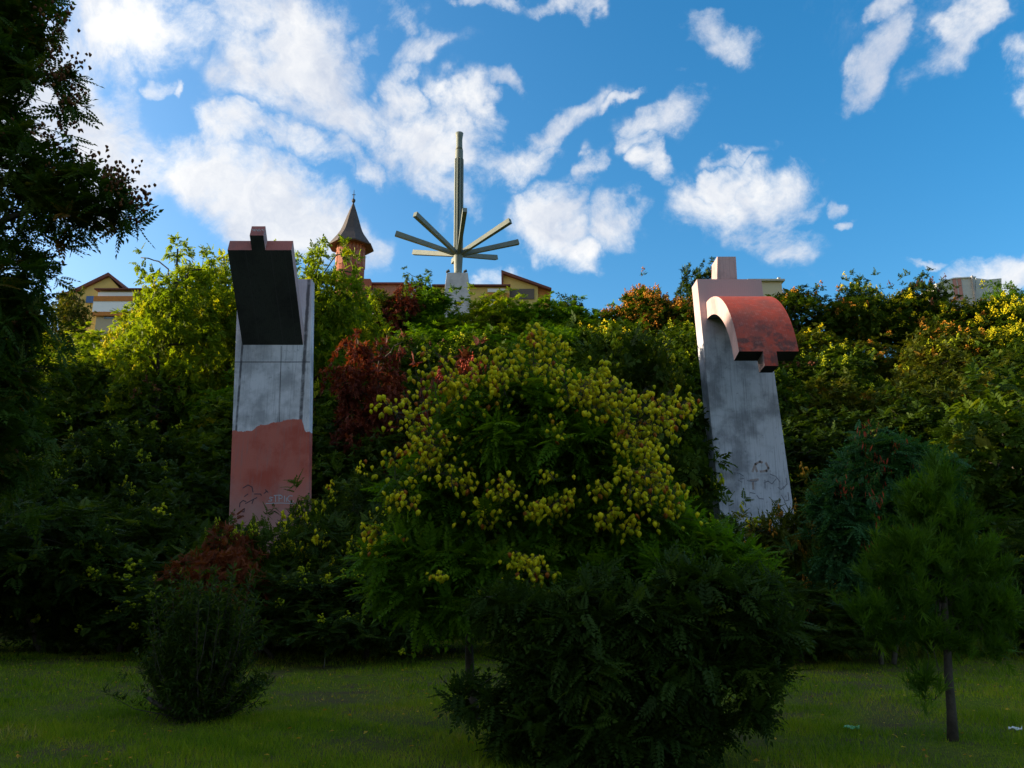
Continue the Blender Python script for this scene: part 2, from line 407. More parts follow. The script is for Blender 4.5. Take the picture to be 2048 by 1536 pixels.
def shaft(mb, tl, tr, br, bl, depth):
    """front face corners (pixel) on plane YP, bottom extended to the ground"""
    a, b_, c_, d_ = [at(*p, YP) for p in (tl, tr, br, bl)]
    def ext(top, bot):
        k = (top.z + 0.4) / (top.z - bot.z); return top.lerp(bot, k)
    c2, d2 = ext(b_, c_), ext(a, d_)
    mb.hexa([d2, c2, b_, a], (0, depth, 0)); return a, b_, c2, d2

# --- left pillar
PL = empty('concrete_pillar', (-7.7, YP, 0)); 
def P(o):          # keep world coordinates under the empty
    o.matrix_parent_inverse = Matrix.Translation(-o.parent.location); return o
mb = MB(); a, b_, c_, d_ = shaft(mb, (475.8, 558), (623.3, 558), (617, 960), (460.6, 960), .42)
P(mb.build('shaft', C_left, PL, bevel=.012))
# construction joint and panel seams as shallow dark grooves' lips
def lerpx(z, l, r):   # x on the shaft face at height z and fraction
    return None
def face_x(z, side):
    t, bt = (a, d_) if side == 0 else (b_, c_)
    k = (z - bt.z) / (t.z - bt.z); return bt.x + (t.x - bt.x) * k
zj = at(540, 724, YP).z
mb = MB(); mb.box(face_x(zj, 0) + .01, YP - .004, zj - .012, face_x(zj, 1) - .01, YP + .02, zj + .012); P(mb.build('joint', C_joint, PL))
for fx in (.61,):
    mb = MB(); z0, z1 = 6.6, 9.1
    x0 = face_x(z0, 0) + fx * (face_x(z0, 1) - face_x(z0, 0)); x1 = face_x(z1, 0) + fx * (face_x(z1, 1) - face_x(z1, 0))
    mb.hexa([(x0-.007, YP-.003, z0), (x0+.007, YP-.003, z0), (x1+.007, YP-.003, z1), (x1-.007, YP-.003, z1)], (0, .02, 0))
    P(mb.build('seam', C_joint, PL))
# inclined slab with its stub
xl, xr, sl, sr = -8.747, -6.783, -8.0, -7.58
def up(s, x): # s=0 at the shaft, 1 at the upper end
    return Vector((x, YP + (22.97 - YP) * s, 9.14 + (11.57 - 9.14) * s))
outl = [up(0, xl), up(0, xr), up(1, xr), up(1, sr), up(1.145, sr), up(1.145, sl), up(1, sl), up(1, xl)]
tv = Vector((0, .12, .36))
mb = MB(); mb.prism([p - Vector((0, 0, 0)) for p in outl], tv)
# separate skins so each face keeps its own colour
n = len(outl)
side = MB(); ends = MB(); under = MB(); topm = MB()
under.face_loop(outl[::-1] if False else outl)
topm.face_loop([p + tv for p in outl][::-1])
for i in range(n):
    p, q = outl[i], outl[(i + 1) % n]
    quad = [q, p, p + tv, q + tv]
    horiz = abs(p.x - q.x) > .01
    (ends if horiz else side).face_loop(quad)
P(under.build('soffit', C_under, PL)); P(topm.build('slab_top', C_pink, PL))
P(side.build('slab_side', C_pink, PL)); P(ends.build('slab_end', C_redd, PL))
tag(PL, 'tall white and terracotta concrete pillar carrying a dark tilted slab with a stub', 'monument', 'pair of painted concrete pillars')

# graffiti strokes: flat paint on the face, thin strips
def strokes(name, segs, m, parent, w, pixel=True, Yf=YP - .003):
    mb = MB()
    for pts in segs:
        pts = [at(x, y, Yf) for x, y in pts]
        for p, q in zip(pts, pts[1:]):
            d = (q - p).normalized(); nrm = Vector((-d.z, 0, d.x)) * w / 2; e = d * w * .3
            mb.face_loop([p - e - nrm, q + e - nrm, q + e + nrm, p - e + nrm]); Yf -= .00002
    o = mb.build(name, m, parent); P(o); return o
GR_l = mat('spray_pale', (.42, .40, .42), .8); GR_d = mat('spray_dark', (.08, .05, .06), .8)
GR_b = mat('spray_faded', (.13, .13, .16), .85, (.25, .25, .28), 20); GR_br = mat('spray_brown', (.26, .18, .15), .85, (.36, .32, .32), 15)
strokes('graffiti', [[(546,995),(540,994),(539,997),(544,999),(543,1002),(537,1002)],[(551,1003),(551,992)],[(548,991),(561,990)],
    [(558,1003),(558,991),(563,991),(565,994),(563,997),(559,997)],[(569,1003),(569,992)],[(573,1003),(573,996)],[(585,992),(579,991),(575,996),(576,1001),(581,1004),(587,1002)],
    [(532,1007),(560,1006),(592,1007)]], GR_l, PL, .026)
strokes('graffiti', [[(479,1014),(480,1006),(486,1001),(492,1003)],[(491,1007),(514,995)],[(504,1007),(507,999)],[(509,988),(521,988),(523,991)],
    [(528,987),(533,983),(531,979)],[(534,982),(536,985)],[(489,993),(496,988)],[(484,1021),(489,1017),(488,1024),(483,1023)],[(486,976),(496,970),(504,974),(506,984)]], GR_d, PL, .03)
strokes('graffiti', [[(505,459),(508,461)],[(510,458),(510,462)],[(513,459),(516,462)],[(518,458),(518,462),(521,461)],[(524,459),(527,461)]], GR_l, PL, .03, Yf=22.55)

# --- right pillar
PR = empty('concrete_pillar', (7.3, YP, 0))
mb = MB(); a2, b2, c2, d2 = shaft(mb, (1393.7, 558), (1522.6, 558), (1583.6, 994), (1438, 1004), .78)
P(mb.build('shaft', C_right, PR, bevel=.012))
mb = MB()
q = [at(1433.9, 558.2, YP), at(1474.5, 558.2, YP), at(1471.8, 513, YP), at(1434.5, 513, YP)]
mb.hexa(q, (0, .76, 0)); P(mb.build('top_block', C_pink, PR, bevel=.01))
# quarter vault: outer radius RO, inner RI round an axis on the shaft face
CY, CZ, RO, RI = YP, 7.22, 3.37, 2.81
ax0, ax1, bx0, bx1 = 6.386, 8.07, 7.06, 7.44
def arc(ang, r, x): return Vector((x, CY - r * math.cos(R(ang)), CZ + r * math.sin(R(ang))))
angs = [90 - (90 - 12.7) * i / 28 for i in range(29)]
stub_a = [12.7, 10, 7.5, 5.1]
outer, inner, sides, endm = MB(), MB(), MB(), MB()
def quadstrip(mbx, A, B):
    for i in range(len(A) - 1): mbx.face_loop([A[i], B[i], B[i+1], A[i+1]])
quadstrip(outer, [arc(t, RO, ax0) for t in angs], [arc(t, RO, ax1) for t in angs])
quadstrip(outer, [arc(t, RO, bx0) for t in stub_a], [arc(t, RO, bx1) for t in stub_a])
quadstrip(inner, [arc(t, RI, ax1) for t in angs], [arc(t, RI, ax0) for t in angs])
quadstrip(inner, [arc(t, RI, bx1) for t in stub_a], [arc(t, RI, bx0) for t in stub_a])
for x, flip, aa in ((ax0, 0, angs), (ax1, 1, angs), (bx0, 0, stub_a), (bx1, 1, stub_a)):
    A = [arc(t, RO, x) for t in aa]; B = [arc(t, RI, x) for t in aa]
    quadstrip(sides, *( (B, A) if not flip else (A, B)))
for x0, x1, t in ((ax0, bx0, 12.7), (bx1, ax1, 12.7), (bx0, bx1, 5.1)):
    endm.face_loop([arc(t, RO, x0), arc(t, RO, x1), arc(t, RI, x1), arc(t, RI, x0)])
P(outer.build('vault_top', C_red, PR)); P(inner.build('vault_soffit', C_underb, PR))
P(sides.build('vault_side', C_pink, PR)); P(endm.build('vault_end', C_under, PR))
rr = random.Random(11)
seg = [[(1466,945),(1479,947),(1487,952)],[(1480,958),(1488,957)],[(1528,966),(1536,962),(1544,968),(1552,958)],[(1556,975),(1562,979),(1568,973)],
       [(1471,938),(1476,933),(1474,941),(1480,938)],[(1514,991),(1518,997),(1527,998)],[(1530,960),(1530,976)],[(1548,1002),(1560,1000)],[(1566,978),(1574,968),(1572,956)],
       [(1495,961),(1504,963),(1514,962)],[(1540,948),(1552,953),(1560,964)],[(1563,990),(1570,1002),(1578,1000),(1576,985)],[(1476,960),(1484,964)],[(1500,985),(1510,987)]]
strokes('graffiti', seg, GR_b, PR, .03)
strokes('graffiti', [[(1505,943),(1511,928),(1520,923),(1524,925)],[(1511,935),(1514,943)],[(1521,943),(1533,942),(1537,936),(1532,926)],[(1506,962),(1507,978)],[(1501,961),(1516,959)]], GR_br, PR, .07)
tag(PR, 'tall grey concrete pillar with a red curved canopy and a square block on top', 'monument', 'pair of painted concrete pillars')

# ------------------------------------------------------------------ star mast on the hill
YM = 95.0
GM = mat('weathered_green_steel', (.12,.15,.13), .6, (.17,.19,.165), .8)
GD = mat('dark_recess', (.03,.04,.045), .8)
PC = mat('pale_concrete', (.50,.48,.47), .9, (.36,.35,.35), 1.5, .3, 10)
hub = at(916, 506, YM)
MA = empty('star_mast', (hub.x, YM + .6, PLATEAU))
def ring(z, r, k=24): return [(hub.x + r * math.cos(2*math.pi*i/k), YM + .6 + r * math.sin(2*math.pi*i/k), z) for i in range(k)]
def zpx(py): return at(915, py, YM).z
def lathe(prof, k=24, dx=0.0):
    mb = MB()
    mb.tube([(hub.x + dx * (z - hub.z), YM + .6, z) for z, r in prof], [r for z, r in prof], k); return mb
W = 1/16.2
lathe([(zpx(296),8.1*W),(zpx(290),6.9*W),(zpx(275),6.6*W),(zpx(268),7.4*W),(zpx(262),8.7*W)], dx=-.008).build('mast_cap', GM, MA, smooth=True).matrix_parent_inverse = Matrix.Translation(-MA.location)
o = lathe([(zpx(314),8.4*W),(zpx(296.5),8.3*W)], dx=-.008).build('collar', GM, MA, smooth=False); P(o)
o = lathe([(zpx(500),6.4*W),(zpx(314.5),6.2*W)], dx=-.008).build('core', GD, MA); P(o)
zt, zb = zpx(314.6), zpx(503)
for k in range(8):                       # the ribs of the fluted mast
    th = 2 * math.pi * (k + .5) / 8 + R(0)
    mb = MB(); cx, cy = hub.x + math.cos(th) * 8.0 * W, YM + .6 + math.sin(th) * 8.0 * W
    e = Vector((-math.sin(th), math.cos(th), 0)) * 2.05 * W; f = Vector((math.cos(th), math.sin(th), 0)) * 1.6 * W
    c0 = Vector((cx, cy, zb)); c1 = Vector((cx - .008 * (zt - hub.z), cy, zt))
    mb.prism([c0 - e - f, c0 + e - f, c0 + e + f, c0 - e + f], c1 - c0); P(mb.build('rib', GM, MA))
o = lathe([(zpx(549),8.8*W),(zpx(540),8.2*W),(zpx(512),9.4*W),(zpx(500),9.6*W)]).build('column', PC if False else GM, MA, smooth=True); P(o)
for k in range(8):
    ph = R(9 + 45 * k); el = R(16.5)
    hd = Vector((math.sin(ph), -math.cos(ph), 0)); d = hd * math.cos(el) + Vector((0, 0, math.sin(el)))
    s_ = hd.cross(Vector((0, 0, 1))).normalized(); u_ = s_.cross(d).normalized()
    base = Vector((hub.x, YM + .6, hub.z)) + d * .45; L = 7.9 + .25 * math.sin(k * 2.1)
    mb = MB(); w0, w1 = .2, .27
    def sec(p, w, h): return [p - s_*w - u_*h, p + s_*w - u_*h, p + s_*w + u_*h, p - s_*w + u_*h]
    A = sec(base, w0, .26); B = sec(base + d * L, w1, .32)
    b0_ = len(mb.v); mb.v += [tuple(p) for p in A + B]
    mb.f += [(0,1,2,3)[::-1], (4,5,6,7)] + [(i, (i+1) % 4, 4+(i+1) % 4, 4+i) for i in range(4)]
    arm = P(mb.build('arm', GM, MA))
    e2 = sec(base + d * (L + .012), w1 * .72, .22); mb = MB(); mb.face_loop(e2)
    o = mb.build('end_plate', GD, arm); o.matrix_parent_inverse = Matrix.Translation(-MA.location)
pt, pb = zpx(549.4), PLATEAU - 1
mb = MB(); wt_, wb_ = 21.3 * W, 38 * W
mb.v += [(hub.x + sx * wb_, YM + .6 + sy * wb_, pb) for sx, sy in ((-1,-1),(1,-1),(1,1),(-1,1))] + [(hub.x + sx * wt_, YM + .6 + sy * wt_, pt) for sx, sy in ((-1,-1),(1,-1),(1,1),(-1,1))]
mb.f += [(3,2,1,0), (4,5,6,7)] + [(i, (i+1) % 4, 4+(i+1) % 4, 4+i) for i in range(4)]
P(mb.build('pedestal', PC, MA, bevel=.03))
for sx in (-1, .78):
    mb = MB(); x = hub.x + sx * 1.22; mb.tube([(x-.12, YM-.5, pt+.02), (x-.1, YM-.5, pt+.2), (x+.22, YM-.6, pt+.32)], [.1, .16, .2], 8); P(mb.build('floodlight', GD, MA))
tag(MA, 'slender fluted mast with eight rays spread from its foot on a pale block', 'monument')

# ------------------------------------------------------------------ church tower
YC = 130.0; WC = 1/11.85
BR = mat('red_brick', (.30,.095,.055), .9, (.21,.07,.045), 3, .3, 8); BRL = mat('brick_pink', (.38,.17,.11), .9, (.3,.13,.09), 4)
SH = mat('roof_slate', (.05,.042,.042), .75, (.075,.06,.055), 3, .3, 6); GL = mat('glass_dark', (.04,.06,.08), .15, spec=.8)
WT = mat('white_render', (.66,.66,.66), .8, (.55,.55,.56), 2)
tcx = at(702, 500, YC + 2.6).x
CH = empty('church_tower', (tcx, YC + 3, PLATEAU))
zc = lambda py: at(702, py, YC + 2.6).z
def octa(r, z, rot=22.5, k=8): return [Vector((tcx + r * math.cos(R(rot + 360 / k * i)), YC + 2.6 + r * math.sin(R(rot + 360 / k * i)), z)) for i in range(k)]
prof = [(zc(495), 43.5), (zc(489), 39), (zc(482), 34), (zc(474), 28), (zc(464), 22), (zc(452), 17.2), (zc(438), 12.6), (zc(422), 7), (zc(405), .8)]
rf = MB(); rings = [octa(r * WC * 1.1, z) for z, r in prof]
for A, B in zip(rings, rings[1:]):
    for i in range(8): rf.face_loop([A[i], A[(i+1) % 8], B[(i+1) % 8], B[i]])
P(rf.build('spire_roof', SH, CH))
sf = MB(); A = octa(43.5 * WC * 1.1, zc(495) - .06); B = octa(29 * WC, zc(493))
for i in range(8): sf.face_loop([A[(i+1) % 8], A[i], B[i], B[(i+1) % 8]])
P(sf.build('eave_soffit', mat('eave_wood', (.14,.075,.055), .9), CH))
fa = MB()
for A, B in ((octa(43.7*WC*1.1, zc(495) - .1), octa(43.7*WC*1.1, zc(495) + .14)),):
    for i in range(8): fa.face_loop([A[i], A[(i+1) % 8], B[(i+1) % 8], B[i]])
P(fa.build('fascia', SH, CH))
dr = MB(); dr.tube([(tcx, YC + 2.6, PLATEAU - 1), (tcx, YC + 2.6, zc(492))], [29.6 * WC] * 2, 24); P(dr.build('drum', BR, CH))
bd = MB()
for k in range(24):
    th = R(15 * k + 7.5); r = 29.8 * WC
    c = Vector((tcx + r * math.cos(th), YC + 2.6 + r * math.sin(th), zc(505))); e = Vector((-math.sin(th), math.cos(th), 0)) * .16
    bd.hexa([c - e, c + e, c + e + Vector((0, 0, .95)), c - e + Vector((0, 0, .95))], Vector((math.cos(th), math.sin(th), 0)) * -.1)
P(bd.build('corbel_band', BRL, CH))
for k in range(10):
    th = R(36 * k + 6 - 90); r = 29.6 * WC + .03
    n_ = Vector((math.cos(th), math.sin(th), 0)); e = Vector((-math.sin(th), math.cos(th), 0))
    def arch(w, h, off):
        c = Vector((tcx, YC + 2.6, zc(536))) + n_ * (r + off)
        return [c - e*w, c + e*w] + [c + e * w * math.cos(R(t)) + Vector((0, 0, h + w * math.sin(R(t)))) for t in range(0, 181, 30)]
    mb = MB(); mb.prism(arch(.5, 2.1, .03), -n_ * .2); fr = P(mb.build('window_surround', BRL, CH))
    mb = MB(); mb.prism(arch(.24, 2.0, .05), -n_ * .1); o = mb.build('pane', GL, fr); o.matrix_parent_inverse = Matrix.Translation(-CH.location)
fn = MB(); fn.tube([(tcx, YC+2.6, zc(406)), (tcx, YC+2.6, zc(403)), (tcx, YC+2.6, zc(400)), (tcx, YC+2.6, zc(397)), (tcx, YC+2.6, zc(380))], [.12,.34,.36,.1,.04], 8)
fn.box(tcx - .3, YC + 2.55, zc(390), tcx + .3, YC + 2.65, zc(390) + .1)
P(fn.build('finial_cross', mat('dark_metal', (.05,.05,.055), .5, metal=.6), CH))
mb = MB(); p0 = at(722, 563, YC); mb.box(p0.x, YC - 2, PLATEAU - 1, at(745, 563, YC).x, YC + 6, at(722, 566, YC).z); P(mb.build('apse', BR, CH))
mb = MB(); mb.prism([at(720,556,YC-.3), at(745.5,567,YC-.3), at(745.5,565,YC-.3), at(722,554,YC-.3)], (0, 6, 0)); P(mb.build('apse_roof', SH, CH))
tag(CH, 'round brick church tower under a flared dark spire with a cross', 'church tower')
# low parish house beside it
PH = empty('parish_house', (at(770, 580, YC).x, YC, PLATEAU)); 
mb = MB(); mb.box(at(745,580,YC).x, YC, PLATEAU-1, at(800,580,YC).x, YC+8, at(760,570,YC).z); P(mb.build('wall', BRL, PH))
mb = MB(); mb.box(at(741,580,YC).x, YC-.5, at(760,570,YC).z, at(808,580,YC).x, YC+9, at(760,566.5,YC).z); P(mb.build('roof', mat('roof_maroon', (.16,.045,.04), .8), PH))
mb = MB(); mb.box(at(738,589,YC).x, YC-1.2, at(760,590,YC).z, at(755,589,YC).x, YC-.1, at(760,584,YC).z); P(mb.build('porch_roof', SH, PH))
mb = MB(); mb.box(at(739,589,YC).x, YC-1.1, PLATEAU-1, at(753.5,589,YC).x, YC-.02, at(760,590.2,YC).z); P(mb.build('porch', WT, PH))
tag(PH, 'low pinkish house with a maroon roof edge beside the church tower', 'house')

# ------------------------------------------------------------------ houses on the hilltop
YEL = mat('yellow_render', (.60,.43,.14), .9, (.52,.37,.12), 1.2); ORG = mat('orange_band', (.48,.19,.045), .85, (.40,.15,.04), 2)
MAR = mat('roof_maroon_tile', (.17,.06,.045), .8, (.12,.045,.04), 3); FRM = mat('white_frame', (.72,.73,.74), .5)
PAN = mat('window_pane', (.09,.12,.15), .12, spec=.9); CUR = mat('window_curtain', (.30,.36,.42), .3); BLU = mat('blue_banner', (.05,.12,.30), .6)
def pbox(mb, x0, y0, x1, y1, Y, d):
    ym = (y0 + y1) / 2
    mb.box(at(x0, ym, Y).x, Y, at((x0+x1)/2, y1, Y).z, at(x1, ym, Y).x, Y + d, at((x0+x1)/2, y0, Y).z)
def part(name, m, root, x0, y0, x1, y1, Y, d, parent=None):
    mb = MB(); pbox(mb, x0, y0, x1, y1, Y, d); o = mb.build(name, m, parent or root)
    o.matrix_parent_inverse = Matrix.Translation(-root.location); return o
def ppoly(name, m, root, pts, Y, d):
    mb = MB(); mb.prism([at(x, y, Y) for x, y in pts], (0, d, 0)); return P(mb.build(name, m, root))
YH = 120.0
H1 = empty('yellow_house', (at(200, 640, YH).x, YH, PLATEAU))
ppoly('wall', YEL, H1, [(118,700),(240,700),(240,578),(216,551),(160,578),(118,592)], YH, 9)
ppoly('roof', MAR, H1, [(112,592),(158,573),(216.5,544.5),(247,571),(246,575.5),(216.5,551),(158,579),(114,596)], YH - .5, 10)
part('balcony_wall', mat('tan_render', (.40,.34,.24), .9), H1, 192, 578, 272, 700, YH - 2.5, 2.4)
part('balcony_roof', MAR, H1, 188, 576, 330, 578.4, YH - 3.2, 9)
part('balcony_rail', ORG, H1, 187, 592, 271, 602, YH - 3, .45); part('balcony_rail', ORG, H1, 185, 623.5, 271, 631, YH - 3, .45)
w = part('window', FRM, H1, 196, 584.5, 270, 592, YH - 2.65, .1)
for i in range(6): part('pane', PAN if i else CUR, H1, 198 + i * 11.8, 585.6, 208 + i * 11.8, 591.4, YH - 2.7, .06, parent=w)
w = part('window', FRM, H1, 185.5, 602.2, 270, 623.3, YH - 2.9, .2)
for i, ww in enumerate((0, 12.7, 22.5, 36, 48.5, 60, 72)):
    part('pane', CUR if i % 2 == 0 else PAN, H1, 188 + ww, 604, 187 + ww + (11 if i % 2 == 0 else 8.5), 621.6, YH - 2.96, .06, parent=w)
part('banner', BLU, H1, 172, 592, 187, 605.5, YH - .2, .1)
part('cellar_window', PAN, H1, 208, 631.5, 228, 637, YH - 2.6, .1)
tag(H1, 'yellow gabled house with orange balconies left of the dark slab pillar', 'house', 'yellow houses on the hilltop')

H2 = empty('yellow_house', (at(1040, 600, YH).x, YH, PLATEAU))
ppoly('wall', YEL, H2, [(1005,700),(1076,700),(1076,569),(1005,545)], YH, 10)
ppoly('side_wall', ORG, H2, [(1076.3,700),(1101,700),(1101,580),(1076.3,570.5)], YH + .3, 9.5)
ppoly('roof', MAR, H2, [(1002.5,540.5),(1003.5,540),(1103,575.5),(1103,580),(1006.5,546.5),(1006,569),(1003,569)], YH - .7, 11)
w = part('window', mat('brown_frame', (.12,.09,.07), .6), H2, 1016.5, 577.5, 1068.5, 598, YH - .15, .14)
for i in range(4):
    part('pane', PAN, H2, 1018 + i * 12.8, 579.3, 1029 + i * 12.8, 587.6, YH - .2, .04, parent=w); part('pane', CUR, H2, 1018 + i * 12.8, 588.6, 1029 + i * 12.8, 596.6, YH - .2, .04, parent=w)
part('wing_wall', YEL, H2, 868, 571, 1019, 700, YH - 1.5, 8)
part('wing_roof', MAR, H2, 864, 568.3, 1021, 571, YH - 2.2, 10)
part('balcony_rail', ORG, H2, 972, 586, 1018, 594.5, YH - 2.2, .5)
w = part('window', FRM, H2, 975, 577, 1010, 584, YH - 1.65, .14)
for i in range(4): part('pane', PAN, H2, 976 + i * 8.6, 578, 983 + i * 8.6, 583.3, YH - 1.7, .04, parent=w)
w = part('window', FRM, H2, 973, 596, 1016, 614, YH - 1.65, .14); part('pane', PAN, H2, 996, 597, 1003, 613, YH - 1.7, .04, parent=w); part('pane', CUR, H2, 976, 597, 994, 613, YH - 1.7, .04, parent=w)
tag(H2, 'yellow house with a maroon single pitch roof right of the star mast', 'house', 'yellow houses on the hilltop')

YB = 170.0
H3 = empty('apartment_block', (at(1950, 600, YB).x, YB, PLATEAU))
PAL = mat('pale_panel', (.50,.50,.46), .9, (.42,.42,.40), 1); PKB = mat('pink_stripe', (.42,.20,.17), .9)
ppoly('wall', PAL, H3, [(1870,660),(1946,660),(1951,553.5),(1907,556),(1873,567)], YB, 14)
ppoly('wing_wall', PAL, H3, [(1951.5,660),(2003,660),(2003,556.5),(1975,559),(1951.5,556)], YB + 1, 14)
for x in (1908, 1918): part('stripe', PKB, H3, x, 557, x + 7, 600, YB - .12, .1)
part('stair_tower', mat('grey_render', (.3,.3,.31), .9), H3, 1950, 551, 1953, 640, YB - .6, 4)
ppoly('roof_edge', WT, H3, [(1871,567),(1907,555),(1952,552.5),(1952,554.5),(1907,557),(1873,568.8)], YB - .3, 14.5)
tag(H3, 'pale panel apartment block with two pink stripes above trees at right', 'apartment block')
H4 = empty('flat_roofed_house', (at(1545, 600, YH).x, YH, PLATEAU))
part('wall', mat('cream_render', (.50,.44,.30), .9), H4, 1500, 561, 1568, 680, YH, 9); part('roof', mat('flat_roof_grey', (.40,.38,.33), .8), H4, 1496, 557.5, 1570, 561, YH - .5, 10)
part('chimney', PAL, H4, 1556, 554.5, 1561, 557.5, YH + 2, .6)
tag(H4, 'cream flat roofed house peeping out behind the curved canopy pillar', 'house')

# ------------------------------------------------------------------ foliage
def leaflet(L, W, base, ang, droop=0.0, fold=.25):
    """4 verts diamond in XY from base"""
    d = np.array([math.cos(ang), math.sin(ang), -droop]); s = np.array([-math.sin(ang), math.cos(ang), 0])
    b = np.array(base); 
    return [b, b + d * L * .45 + s * W / 2 + np.array([0, 0, fold * W]), b + d * L, b + d * L * .45 - s * W / 2 + np.array([0, 0, fold * W])]
def t_pinnate(pairs=6, L=.36, ll=.085, lw=.045, droop=.35, ang=65):
    V, T = [], []
    for i in range(pairs):
        t = (i + 1.2) / (pairs + 1); x = t * L; z = -droop * L * t * t
        sc = math.sin(math.pi * min(.95, .25 + t * .68)) ** .6
        for sgn in (1, -1):
            b = len(V); V += leaflet(ll * sc, lw * sc, (x, 0, z), sgn * R(ang - 15 * t), .25); T += [(b, b+1, b+2), (b, b+2, b+3)]
    b = len(V); V += leaflet(ll, lw, (L, 0, -droop * L), 0, .3); T += [(b, b+1, b+2), (b, b+2, b+3)]
    b = len(V); V += [np.array((0, .003, 0)), np.array((0, -.003, 0)), np.array((L, 0, -droop * L))]; T += [(b, b+1, b+2)]
    return np.array(V), np.array(T)
def t_simple(L=.06, W=.022):
    return np.array(leaflet(L, W, (0, 0, 0), 0, .1)), np.array([(0, 1, 2), (0, 2, 3)])
def t_tuft(n=7, L=.07, W=.004, seed=1):
    r = random.Random(seed); V, T = [], []
    for i in range(n):
        a = r.uniform(-.9, .9); b = len(V); x = i / n * .12
        d = np.array([math.cos(a), math.sin(a), r.uniform(-.3, .3)]); s = np.array([-math.sin(a), math.cos(a), 0])
        V += [np.array((x, 0, 0)) - s * W, np.array((x, 0, 0)) + s * W, np.array((x, 0, 0)) + d * L]; T += [(b, b+1, b+2)]
    return np.array(V), np.array(T)
def t_pod(s=.055):
    """papery three sided lantern, wide near the stalk, pointed below; hangs along -z"""
    V = [(0, 0, 0)]; 
    for z, r, o in ((-.28, .42, 0), (-.62, .36, 0)):
        for k in range(3): V.append((r * math.cos(R(120*k)), r * math.sin(R(120*k)), z))
    V.append((0, 0, -1.12)); V = np.array(V) * s
    T = []
    for k in range(3):
        a_, b_ = 1 + k, 1 + (k+1) % 3; T += [(0, a_, b_), (a_, a_+3, b_+3), (a_, b_+3, b_), (a_+3, 7, b_+3)]
    return V, np.array(T)
def t_pod_lo(s=.06):
    V = np.array([(0, 0, 0), (.4, 0, -.4), (-.2, .35, -.4), (-.2, -.35, -.4), (0, 0, -1.1)]) * s
    return V, np.array([(0,1,2),(0,2,3),(0,3,1),(4,2,1),(4,3,2),(4,1,3)])
def frames(D, roll=None, upv=None):
    """rows: x axis along D; z axis close to up with random roll"""
    D = D / np.linalg.norm(D, axis=1, keepdims=True)
    U = np.tile([0., 0., 1.], (len(D), 1)) + rng.normal(0, .35, (len(D), 3))
    Yv = np.cross(U, D); Yv /= np.linalg.norm(Yv, axis=1, keepdims=True) + 1e-9
    Zv = np.cross(D, Yv)
    return D, Yv, Zv
def scatter(tmpl, Pn, D, S, tint):
    V, T = tmpl; n = len(Pn); X, Yv, Zv = frames(D)
    out = Pn[:, None, :] + S[:, None, None] * (V[None, :, 0:1] * X[:, None, :] + V[None, :, 1:2] * Yv[:, None, :] + V[None, :, 2:3] * Zv[:, None, :])
    F = (np.arange(n)[:, None, None] * len(V) + T[None]).reshape(-1, 3)
    return out.reshape(-1, 3), F, np.repeat(tint, len(V))
def scatter_hang(tmpl, Pn, S, tint):
    V, T = tmpl; n = len(Pn); th = rng.uniform(0, 6.28, n); tl = rng.normal(0, .25, (n, 2))
    c, s = np.cos(th), np.sin(th)
    x = V[None, :, 0] * c[:, None] - V[None, :, 1] * s[:, None]; y = V[None, :, 0] * s[:, None] + V[None, :, 1] * c[:, None]
    z = np.tile(V[None, :, 2], (n, 1)); x = x + tl[:, 0:1] * z; y = y + tl[:, 1:2] * z
    out = Pn[:, None, :] + S[:, None, None] * np.stack([x, y, z], 2)
    F = (np.arange(n)[:, None, None] * len(V) + T[None]).reshape(-1, 3)
    return out.reshape(-1, 3), F, np.repeat(tint, len(V))
def cat(parts):
    Vs, Fs, Ts, b = [], [], [], 0
    for V, F, T in parts: Vs.append(V); Fs.append(F + b); Ts.append(T); b += len(V)
    return np.concatenate(Vs), np.concatenate(Fs), np.concatenate(Ts)
def shoots_in(blobs, n, shell=.55, flat=.0):
    """random shoot tips in a union of ellipsoids, most of them near the skin; returns points, outward directions"""
    vol = np.array([b[3] * b[4] * b[5] for b in blobs]) ** .8; pr = vol / vol.sum()
    k = rng.choice(len(blobs), n, p=pr); B = np.array(blobs)[k]
    d = rng.normal(size=(n, 3)); d /= np.linalg.norm(d, axis=1, keepdims=True)
    r = shell + (1 - shell) * rng.random(n) ** .7; r = np.where(rng.random(n) < .2, rng.random(n) ** .5, r)
    r = np.where(rng.random(n) < .09, rng.uniform(1.08, 1.4, n), r)
    r *= 1 + .14 * np.sin(d[:, 0] * 5 + k) * np.cos(d[:, 2] * 6 + k * 2) + rng.normal(0, .05, n)
    return B[:, :3] + d * r[:, None] * B[:, 3:6], d, k
def crown_mesh(name, blobs, n_shoots, tmpl, per=7, size=1.0, spread=.9, upd=.05, tint_sig=.18, reach=.12, shell=.55, ztint=0):
    Pn, d, k = shoots_in(blobs, n_shoots, shell)
    sdirs = d + np.array([0, 0, .5]) + rng.normal(0, .35, d.shape); sdirs /= np.linalg.norm(sdirs, axis=1, keepdims=True)
    ct = np.clip(.42 + rng.normal(0, tint_sig, n_shoots), 0, 1)
    PP = np.repeat(Pn, per, 0); SD = np.repeat(sdirs, per, 0); CT = np.repeat(ct, per)
    n = len(PP); rad = rng.normal(size=(n, 3)); rad -= (rad * SD).sum(1, keepdims=True) * SD
    rad /= np.linalg.norm(rad, axis=1, keepdims=True)
    D = SD * rng.uniform(.0, 1, n)[:, None] + rad * spread + np.array([0, 0, -upd])
    PP = PP + SD * rng.uniform(-reach, reach * .3, n)[:, None]
    S = size * rng.uniform(.7, 1.2, n)
    V, F, T = scatter(tmpl, PP, D, S, np.clip(CT + rng.normal(0, .1, n), 0, 1))
    return make_mesh(name, V, F, T), Pn, sdirs
